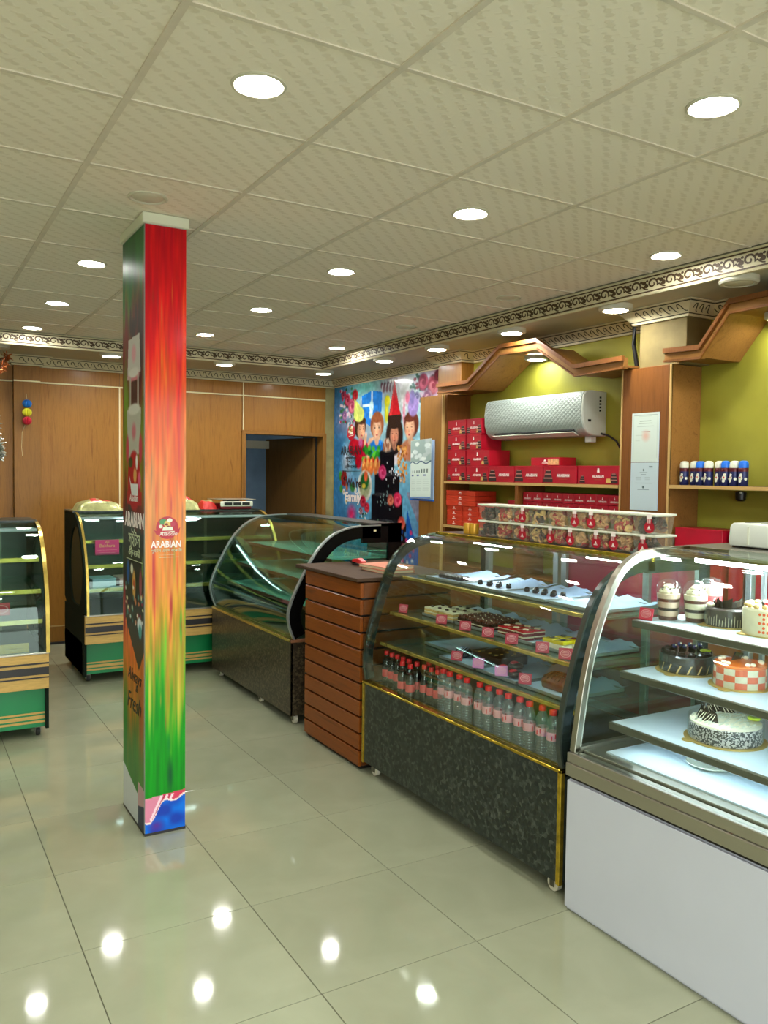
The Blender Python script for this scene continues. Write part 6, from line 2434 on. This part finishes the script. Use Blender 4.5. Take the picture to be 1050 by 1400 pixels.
# middle shelf: orange cake
x, y, z = 2.545, 1.835, .894
t = thing('cake', 'bright orange glazed cake with orange and white checked side, middle cake shelf', 'cake', (x, y, z), 'whole cakes in the white case')
board(t, x, y, z, .105, 3.3)
G().lathe([(.086, .003), (.087, .006), (.087, .072)], (x, y, z), 40).make('cake', ['cream'], t)
g = G()
n = 14
for r_ in range(3):
    for k in range(n):
        if (k + r_) % 2 == 0:
            for s_ in range(3):
                a0_, a1_ = 2 * PI * (k + s_ / 3) / n, 2 * PI * (k + (s_ + 1) / 3) / n
                z0_, z1_ = z + .004 + r_ * .0225, z + .004 + (r_ + 1) * .0225
                g.add([(x + .0878 * math.cos(a0_), y + .0878 * math.sin(a0_), z0_), (x + .0878 * math.cos(a1_), y + .0878 * math.sin(a1_), z0_), (x + .0878 * math.cos(a1_), y + .0878 * math.sin(a1_), z1_), (x + .0878 * math.cos(a0_), y + .0878 * math.sin(a0_), z1_)], [(0, 1, 2, 3)])
g.make('orange_checks', ['orange_dark'], t, smooth=False)
G().lathe([(.088, .072), (.089, .078), (.085, .082), (.002, .083)], (x, y, z), 40).make('orange_glaze', ['orange_glaze'], t)
g = G()
for k in range(5):
    a = 2 * PI * k / 5 + .5
    for q in (-.14, .14):
        g.ball((x + .068 * math.cos(a + q), y + .068 * math.sin(a + q), z + .087), .010, .010, .007, 8)
g.make('cream_blobs', ['cream'], t)
g = G()
g.prism([(-.03, .083), (.02, .083), (.034, .10), (-.01, .112)], 'y', -.002, .002)
g.v = [(x + .03 + a_, y + .035 + b2, z + c_) for a_, b2, c_ in g.v]
g.make('chocolate_plaque', ['chocolate_gloss'], t, smooth=False)
collar(t, x, y, z, .091, .084)

# low shelf: white cake with chocolate fence
x, y, z = 2.495, 1.850, .707
t = thing('cake', 'wide white shredded-top cake with striped chocolate triangles, lowest cake shelf', 'cake', (x, y, z), 'whole cakes in the white case')
board(t, x, y, z, .138, 2.75)
G().lathe([(.119, .003), (.121, .008), (.121, .058), (.119, .060)], (x, y, z), 44).make('cake_side', ['sprinkle'], t)
g = G()
g.lathe([(.1195, .056), (.118, .066), (.110, .070), (.06, .073), (.002, .073)], (x, y, z), 44)
g.make('white_cream_top', ['cream'], t)
g = G()
for k in range(150):
    a, r = RNG.random() * 2 * PI, .108 * RNG.random() ** .5
    g.box(x + r * math.cos(a) - .007, x + r * math.cos(a) + .007, y + r * math.sin(a) - .001, y + r * math.sin(a) + .001, z + .071, z + .0755)
tag(g.make('shredded_coconut', ['cap_white'], t, smooth=False), kind='stuff')
for k in range(8):
    a = PI * (.08 + .115 * k) + .35
    cx, cy = x + .082 * math.cos(a), y + .082 * math.sin(a)
    g = G()
    g.prism([(-.036, .066), (.030, .066), (.022, .104), (.006, .116)], 'y', -.0015, .0015, 0)
    for q in range(3):
        g.prism([(-.026 + .014 * q, .069), (-.0235 + .014 * q, .069), (.004 + .008 * q, .100), (.0015 + .008 * q, .100)], 'y', -.0022, .0022, 1)
    ca, sa = math.cos(a + 1.9), math.sin(a + 1.9)
    g.v = [(cx + v_[0] * ca - v_[1] * sa, cy + v_[0] * sa + v_[1] * ca, z + v_[2]) for v_ in g.v]
    g.make('chocolate_triangle', ['chocolate_gloss', 'cream'], t, smooth=False)
G().lathe([(.020, 0), (.0225, .004), (.020, .008), (.002, .009)], (x + .055, y - .072, z + .080), 18).make('lime_tag', ['lime'], t)
G().ball((x + .075, y - .055, z + .078), .011).make('chocolate_ball', ['chocolate_gloss'], t)
collar(t, x, y, z, .126, .078)

t = thing('plastic_packet', 'clear packet with a red top lying behind the white cake', 'packet', (2.83, 2.05, .707))
G().ball((2.83, 2.07, .735), .05, .085, .027, 12).make('packet_body', ['tub_plastic'], t)
G().ball((2.85, 2.04, .757), .035, .07, .010, 12).make('red_top', ['tag_pink'], t)
t = thing('plate', 'small white plate on the bottom deck of the cake case', 'plate', (2.44, 1.86, .6125))
G().lathe([(.05, 0), (.06, .004), (.085, .016), (.083, .017), (.058, .006), (.002, .005)], (2.44, 1.86, .6125), 28).make('dish', ['cap_white'], t)

# toaster on the cake case
t = thing('toaster', 'white two-slice toaster standing on top of the cake case', 'toaster', (2.97, 2.03, 1.35))
g = G()
sec = [(-.088, .006), (-.092, .03), (-.086, .085), (-.074, .098), (.074, .098), (.086, .085), (.092, .03), (.088, .006)]
g.prism([(2.03 + a, 1.35 + b_) for a, b_ in sec], 'x', 2.84, 3.11)
g.make('toaster_body', ['white_plastic'], t, bevel=.008, seg=2, ang=.7)
G().box(2.85, 3.10, 1.95, 2.11, 1.3502, 1.3565).make('base', ['black_frame'], t, smooth=False)
for y in (2.065, 1.995):
    G().box(2.88, 3.06, y - .012, y + .012, 1.4475, 1.4492).make('bread_slot', ['black_frame'], t, smooth=False)
G().box(2.835, 2.84, 2.026, 2.034, 1.365, 1.435).make('seam_line', ['cap_white'], t, smooth=False)
G().box(2.99, 3.05, 1.925, 1.945, 1.41, 1.425).make('lever', ['white_plastic'], t, bevel=.003, smooth=False)
G().lathe([(.012, 0), (.012, .01), (.009, .013)], (3.09, 2.01, 1.448), 14).make('control_knob', ['white_plastic'], t)
for k, (x, y, mt, lab) in enumerate(((3.97, 2.58, 'bag_green', 'green glass jar behind the toaster, left one'), (3.97, 2.44, 'can_navy', 'dark blue jar behind the toaster, right one'))):
    t = thing('jar', lab, 'jar', (x, y, .9215), 'jars behind the toaster')
    G().lathe([(.045, 0), (.05, .01), (.05, .46), (.042, .49), (.034, .50)], (x, y, .9215), 18).make('jar_body', [mt], t)
    G().lathe([(.036, .50), (.037, .503), (.037, .525), (.002, .527)], (x, y, .9215), 18).make('lid', ['smoke_edge'], t)


# ---------- spray cans
def can(cap):
    t = thing('spray_can', '', 'spray can')
    G().lathe([(.024, 0), (.026, .003), (.026, .092), (.0255, .094)], n=18).make('can_body', ['can_navy'], t)
    G().lathe([(.0262, .080), (.0264, .081), (.0264, .098), (.0255, .100)], n=18, caps=False).make('maroon_band', ['can_maroon'], t)
    g = G()
    for (a, zz, r) in ((PI * 1.0, .045, .013), (PI * 1.04, .062, .008), (PI * .97, .028, .009), (PI * 1.35, .04, .008), (PI * .66, .04, .008)):
        n = 10
        g.add([(.0268 * math.cos(a + r / .026 * math.cos(q)), .0268 * math.sin(a + r / .026 * math.cos(q)), zz + r * math.sin(q)) for q in [2 * PI * w_ / n for w_ in range(n)]], [tuple(range(n))], 0)
    a = PI
    g.add([(.0274 * math.cos(a + .15 * math.cos(q)), .0274 * math.sin(a + .15 * math.cos(q)), .048 + .004 * math.sin(q)) for q in [2 * PI * w_ / 8 for w_ in range(8)]], [tuple(range(8))], 1)
    g.make('snow_print', ['cap_white', 'cap_red'], t, smooth=False)
    G().lathe([(.0262, .100), (.0265, .102), (.0262, .122), (.022, .134), (.012, .139), (.002, .140)], n=18).make('cap', [cap], t)
    return t


cw, cb = can('cap_white'), can('cap_blue')
uw = ub = False
seq = ['w', 'w', 'b', 'w', 'w', 'b', 'w', 'b']
for k, c in enumerate(seq):
    y = 3.262 - .0558 * k
    x = 3.955 + (.02 if k in (1, 4) else 0)
    lb = '%s-capped navy spray can, %s from the column on the shelf' % ('white' if c == 'w' else 'blue', ORD[k])
    p_ = cw if c == 'w' else cb
    first = (c == 'w' and not uw) or (c == 'b' and not ub)
    if first:
        p_.location = (x, y, 1.5805)
        tag(p_, lb, None, 'spray cans on the shelf')
        if c == 'w':
            uw = True
        else:
            ub = True
    else:
        copy_tree(p_, loc=(x, y, 1.5805), rotz=(k % 3 - 1) * .3, label=lb, group='spray cans on the shelf')

# ---------- things on the far green case
def bag(label, xc, yc, z, wx, wy, h, m1, m2, seed):
    t = thing('snack_bag', label, 'bag', (xc, yc, z), 'packets lying on the green case')
    r = np.random.default_rng(seed)
    n, k = 16, 10
    vs = []
    for i in range(n + 1):
        for j in range(k + 1):
            u, v_ = i / n, j / k
            e = (max(0, 1 - abs(2 * u - 1) ** 3)) * (max(0, 1 - abs(2 * v_ - 1) ** 3))
            zz = z + .001 + h * e ** .5 * (1 + .18 * math.sin(9 * u + seed) * math.cos(7 * v_))
            vs.append((xc + (u - .5) * wx, yc + (v_ - .5) * wy, zz))
    nb = len(vs)
    vs += [(a, b_, z + .0006) for a, b_, c in vs]
    fs, ms = [], []
    g = G()
    for i in range(n):
        for j in range(k):
            a = i * (k + 1) + j
            fs.append((a, a + k + 1, a + k + 2, a + 1))
            ms.append(1 if (4 < i < 13 and j > 1 and j < 7 and (i + j) % 5) else 0)
            fs.append((nb + a, nb + a + 1, nb + a + k + 2, nb + a + k + 1))
            ms.append(0)
    g.v, g.f, g.m = vs, fs, ms
    g.make('foil_bag', [m1, m2], t, ang=1.5)
    g = G()
    for s_ in (-1, 1):
        g.box(xc + s_ * wx * .5 - .012, xc + s_ * wx * .5 + .012, yc - wy * .46, yc + wy * .46, z + .0015, z + .0035)
    g.make('crimped_seal', [m1], t, smooth=False)
    return t


bag('pale foil packet with red print at the left end of the far green case', 1.40, 6.98, 1.297, .36, .28, .085, 'bag_foil', 'bag_red', 1)
bag('second foil packet with red print, partly behind the pillar', 1.755, 6.99, 1.297, .26, .26, .07, 'bag_foil', 'bag_red', 2)
bag('foil packet with red spots just right of the pillar', 2.08, 6.98, 1.297, .28, .28, .10, 'bag_foil', 'bag_red', 5)
bag('red packet between the foil packet and the white scale', 2.33, 7.03, 1.297, .13, .24, .075, 'bag_red', 'bag_foil', 4)
t = thing('weighing_scale', 'dark weighing scale with a white three-window display on the green case', 'scale', (2.56, 6.98, 1.297))
G().box(2.42, 2.70, 6.90, 7.14, 1.300, 1.345).make('scale_base', ['crimson_dark'], t, bevel=.004, smooth=False)
G().box(2.41, 2.71, 6.885, 6.90, 1.322, 1.368).make('display_housing', ['cap_white'], t, bevel=.008, seg=2)
for k in range(3):
    G().box(2.445 + .082 * k, 2.515 + .082 * k, 6.882, 6.886, 1.333, 1.357).make('display_window', ['display_dark'], t, smooth=False)
G().box(2.38, 2.74, 6.89, 7.16, 1.378, 1.386).make('weighing_pan', ['steel'], t, bevel=.002, smooth=False)
G().box(2.50, 2.62, 6.98, 7.08, 1.345, 1.378).make('pan_support', ['black_frame'], t, smooth=False)

# magenta sign on the glass and a small one on the near case
t = thing('sign', 'magenta sign card taped inside the glass of the far green case', 'sign', (1.37, 6.47, .97))
G().box(1.283, 1.462, 6.490, 6.494, .975, 1.092).make('card', ['magenta'], t, bevel=.002, smooth=False)
text('All', .028, (1.372, 6.488, 1.075), '-y', 'gold_strip', t)
text('Bakhara', .036, (1.372, 6.488, 1.047), '-y', 'gold_strip', t)
text('—— — —— ———', .016, (1.372, 6.488, 1.015), '-y', 'label_pink', t)
text('——— —— ——', .016, (1.372, 6.488, .995), '-y', 'label_pink', t)
t = thing('sign', 'small red oval-print card on the lowest shelf of the near green case', 'sign', (.52, 5.27, .727))
G().box(.455, .560, 5.285, 5.289, .760, .835).make('card', ['tag_red'], t, bevel=.002, smooth=False)
g = G()
n = 20
g.add([(.508 + .042 * q * math.cos(2 * PI * k / n), 5.2845, .797 + .026 * q * math.sin(2 * PI * k / n)) for q in (1, .88) for k in range(n)], [(k, (k + 1) % n, n + (k + 1) % n, n + k) for k in range(n)])
g.make('oval_print', ['label_pink'], t, smooth=False)
t = thing('cardboard_card', 'tan card standing at the lower right corner inside the near green case', 'card', (.6, 5.27, .53))
G().box(.50, .66, 5.262, 5.266, .535, .590).make('card', ['stripe_tan'], t, smooth=False)
text('— —— —', .022, (.58, 5.260, .563), '-y', 'text_black', t)
# white cartons and covered plates inside the far case
for k, (x, m_, lab) in enumerate(((1.36, 'paper_blue', 'white carton on the lowest shelf of the far green case, left'), (1.56, 'label_pink', 'pale pink carton on the lowest shelf of the far green case'), (1.75, 'paper_blue', 'white carton on the lowest shelf behind the pillar edge'))):
    t = thing('carton', lab, 'box', (x, 6.62, .7255), 'cartons in the far green case')
    G().box(x - .09, x + .085, 6.52, 6.74, .7255, .785).make('carton_body', [m_], t, bevel=.002, smooth=False)
    G().box(x - .091, x + .086, 6.518, 6.742, .785, .79).make('lid', [m_], t, smooth=False)
for k, (x, z, lab) in enumerate(((2.30, .9005, 'round steel plate on the middle shelf of the far green case, right of the pillar'), (2.56, .9005, 'round steel plate on the middle shelf of the far green case, farther right'), (2.42, .7255, 'round steel plate on the lowest shelf of the far green case'))):
    t = thing('steel_plate', lab, 'plate', (x, 6.72, z), 'steel plates in the far green case')
    G().lathe([(.08, 0), (.09, .004), (.11, .018), (.108, .02), (.088, .007), (.002, .005)], (x, 6.72, z), 26).make('plate', ['steel'], t)

# ---------- paper decorations
for k, (m_, z, nmx) in enumerate((('ball_blue', 2.208, 'blue honeycomb paper ball, top of the hanging three'), ('ball_yellow', 2.132, 'yellow honeycomb paper ball between the blue and red ones'), ('ball_red', 2.056, 'red honeycomb paper ball, lowest of the hanging three'))):
    t = thing('paper_ball', nmx, 'paper ball', (.998, 7.985, z), 'paper balls hanging on the wood pilaster')
    g = G()
    n = 20
    for q in range(n):
        a = 2 * PI * q / n
        a2 = a + PI / n
        pts = [(math.sin(PI * w_ / 8) * .041, -math.cos(PI * w_ / 8) * .036) for w_ in range(9)]
        vs = [(.998 + r * math.cos(a), 7.985 + r * math.sin(a), z + h) for r, h in pts] + [(.998 + r * .8 * math.cos(a2), 7.985 + r * .8 * math.sin(a2), z + h) for r, h in pts] + [(.998 + r * math.cos(a + 2 * PI / n), 7.985 + r * math.sin(a + 2 * PI / n), z + h) for r, h in pts]
        fs = [(i, i + 1, i + 10, i + 9) for i in range(8)] + [(i + 9, i + 10, i + 19, i + 18) for i in range(8)]
        g.add(vs, fs)
    g.make('honeycomb_paper', [m_], t, ang=.3)
s_ = G().tube([(.998, 8.03, 2.30), (.998, 7.99, 2.245)], .0015, 5).make('hanging_thread', ['pale_trim'], None, origin=(.998, 8.0, 2.27))
tag(s_, 'thread from which the blue, yellow and red paper balls hang', 'thread')
s_ = G().tube([(.985, 8.025, 2.02), (.96, 8.02, 1.95), (.955, 8.02, 1.82), (.962, 8.02, 1.74)], .0015, 5).make('loose_thread', ['pale_trim'], None, origin=(.96, 8.02, 1.9))
tag(s_, 'loose pale thread dangling below the red paper ball', 'thread')


def tinsel(name, label, path, r, m_, seed, n=240):
    t = thing(name, label, 'tinsel garland', path[0])
    G().tube(path, .003, 5).make('cord', ['steel_dark'], t)
    rr = np.random.default_rng(seed)
    g = G()
    P = [Vector(p) for p in path]
    for k in range(n):
        u = rr.random() * (len(P) - 1)
        i = int(u)
        p = P[i].lerp(P[i + 1], u - i)
        d = Vector(rr.standard_normal(3)).normalized()
        s = d.orthogonal().normalized() * (.006 + .004 * rr.random())
        L = r * (.5 + .6 * rr.random())
        c = d.cross(s).normalized() * .006
        g.add([tuple(p), tuple(p + d * L * .5 + s + c), tuple(p + d * L), tuple(p + d * L * .5 - s)], [(0, 1, 2), (0, 2, 3)])
    tag(g.make('tinsel_leaves', [m_], t, smooth=False), kind='stuff')
    return t


tinsel('tinsel_garland', 'shaggy silver tinsel garland hanging at the left edge of the photo', [(.56, 6.6, 2.62), (.575, 6.6, 2.3), (.59, 6.6, 2.0), (.595, 6.6, 1.90), (.605, 6.6, 1.84), (.63, 6.6, 1.76), (.615, 6.6, 1.70)], .07, 'tinsel_silver', 4, 620)
tinsel('tinsel_garland', 'copper tinsel garland near the cornice at the left edge', [(.30, 7.3, 2.42), (.50, 7.3, 2.36), (.70, 7.3, 2.39), (.76, 7.45, 2.50), (.80, 7.6, 2.58)], .06, 'tinsel_copper', 5, 260)
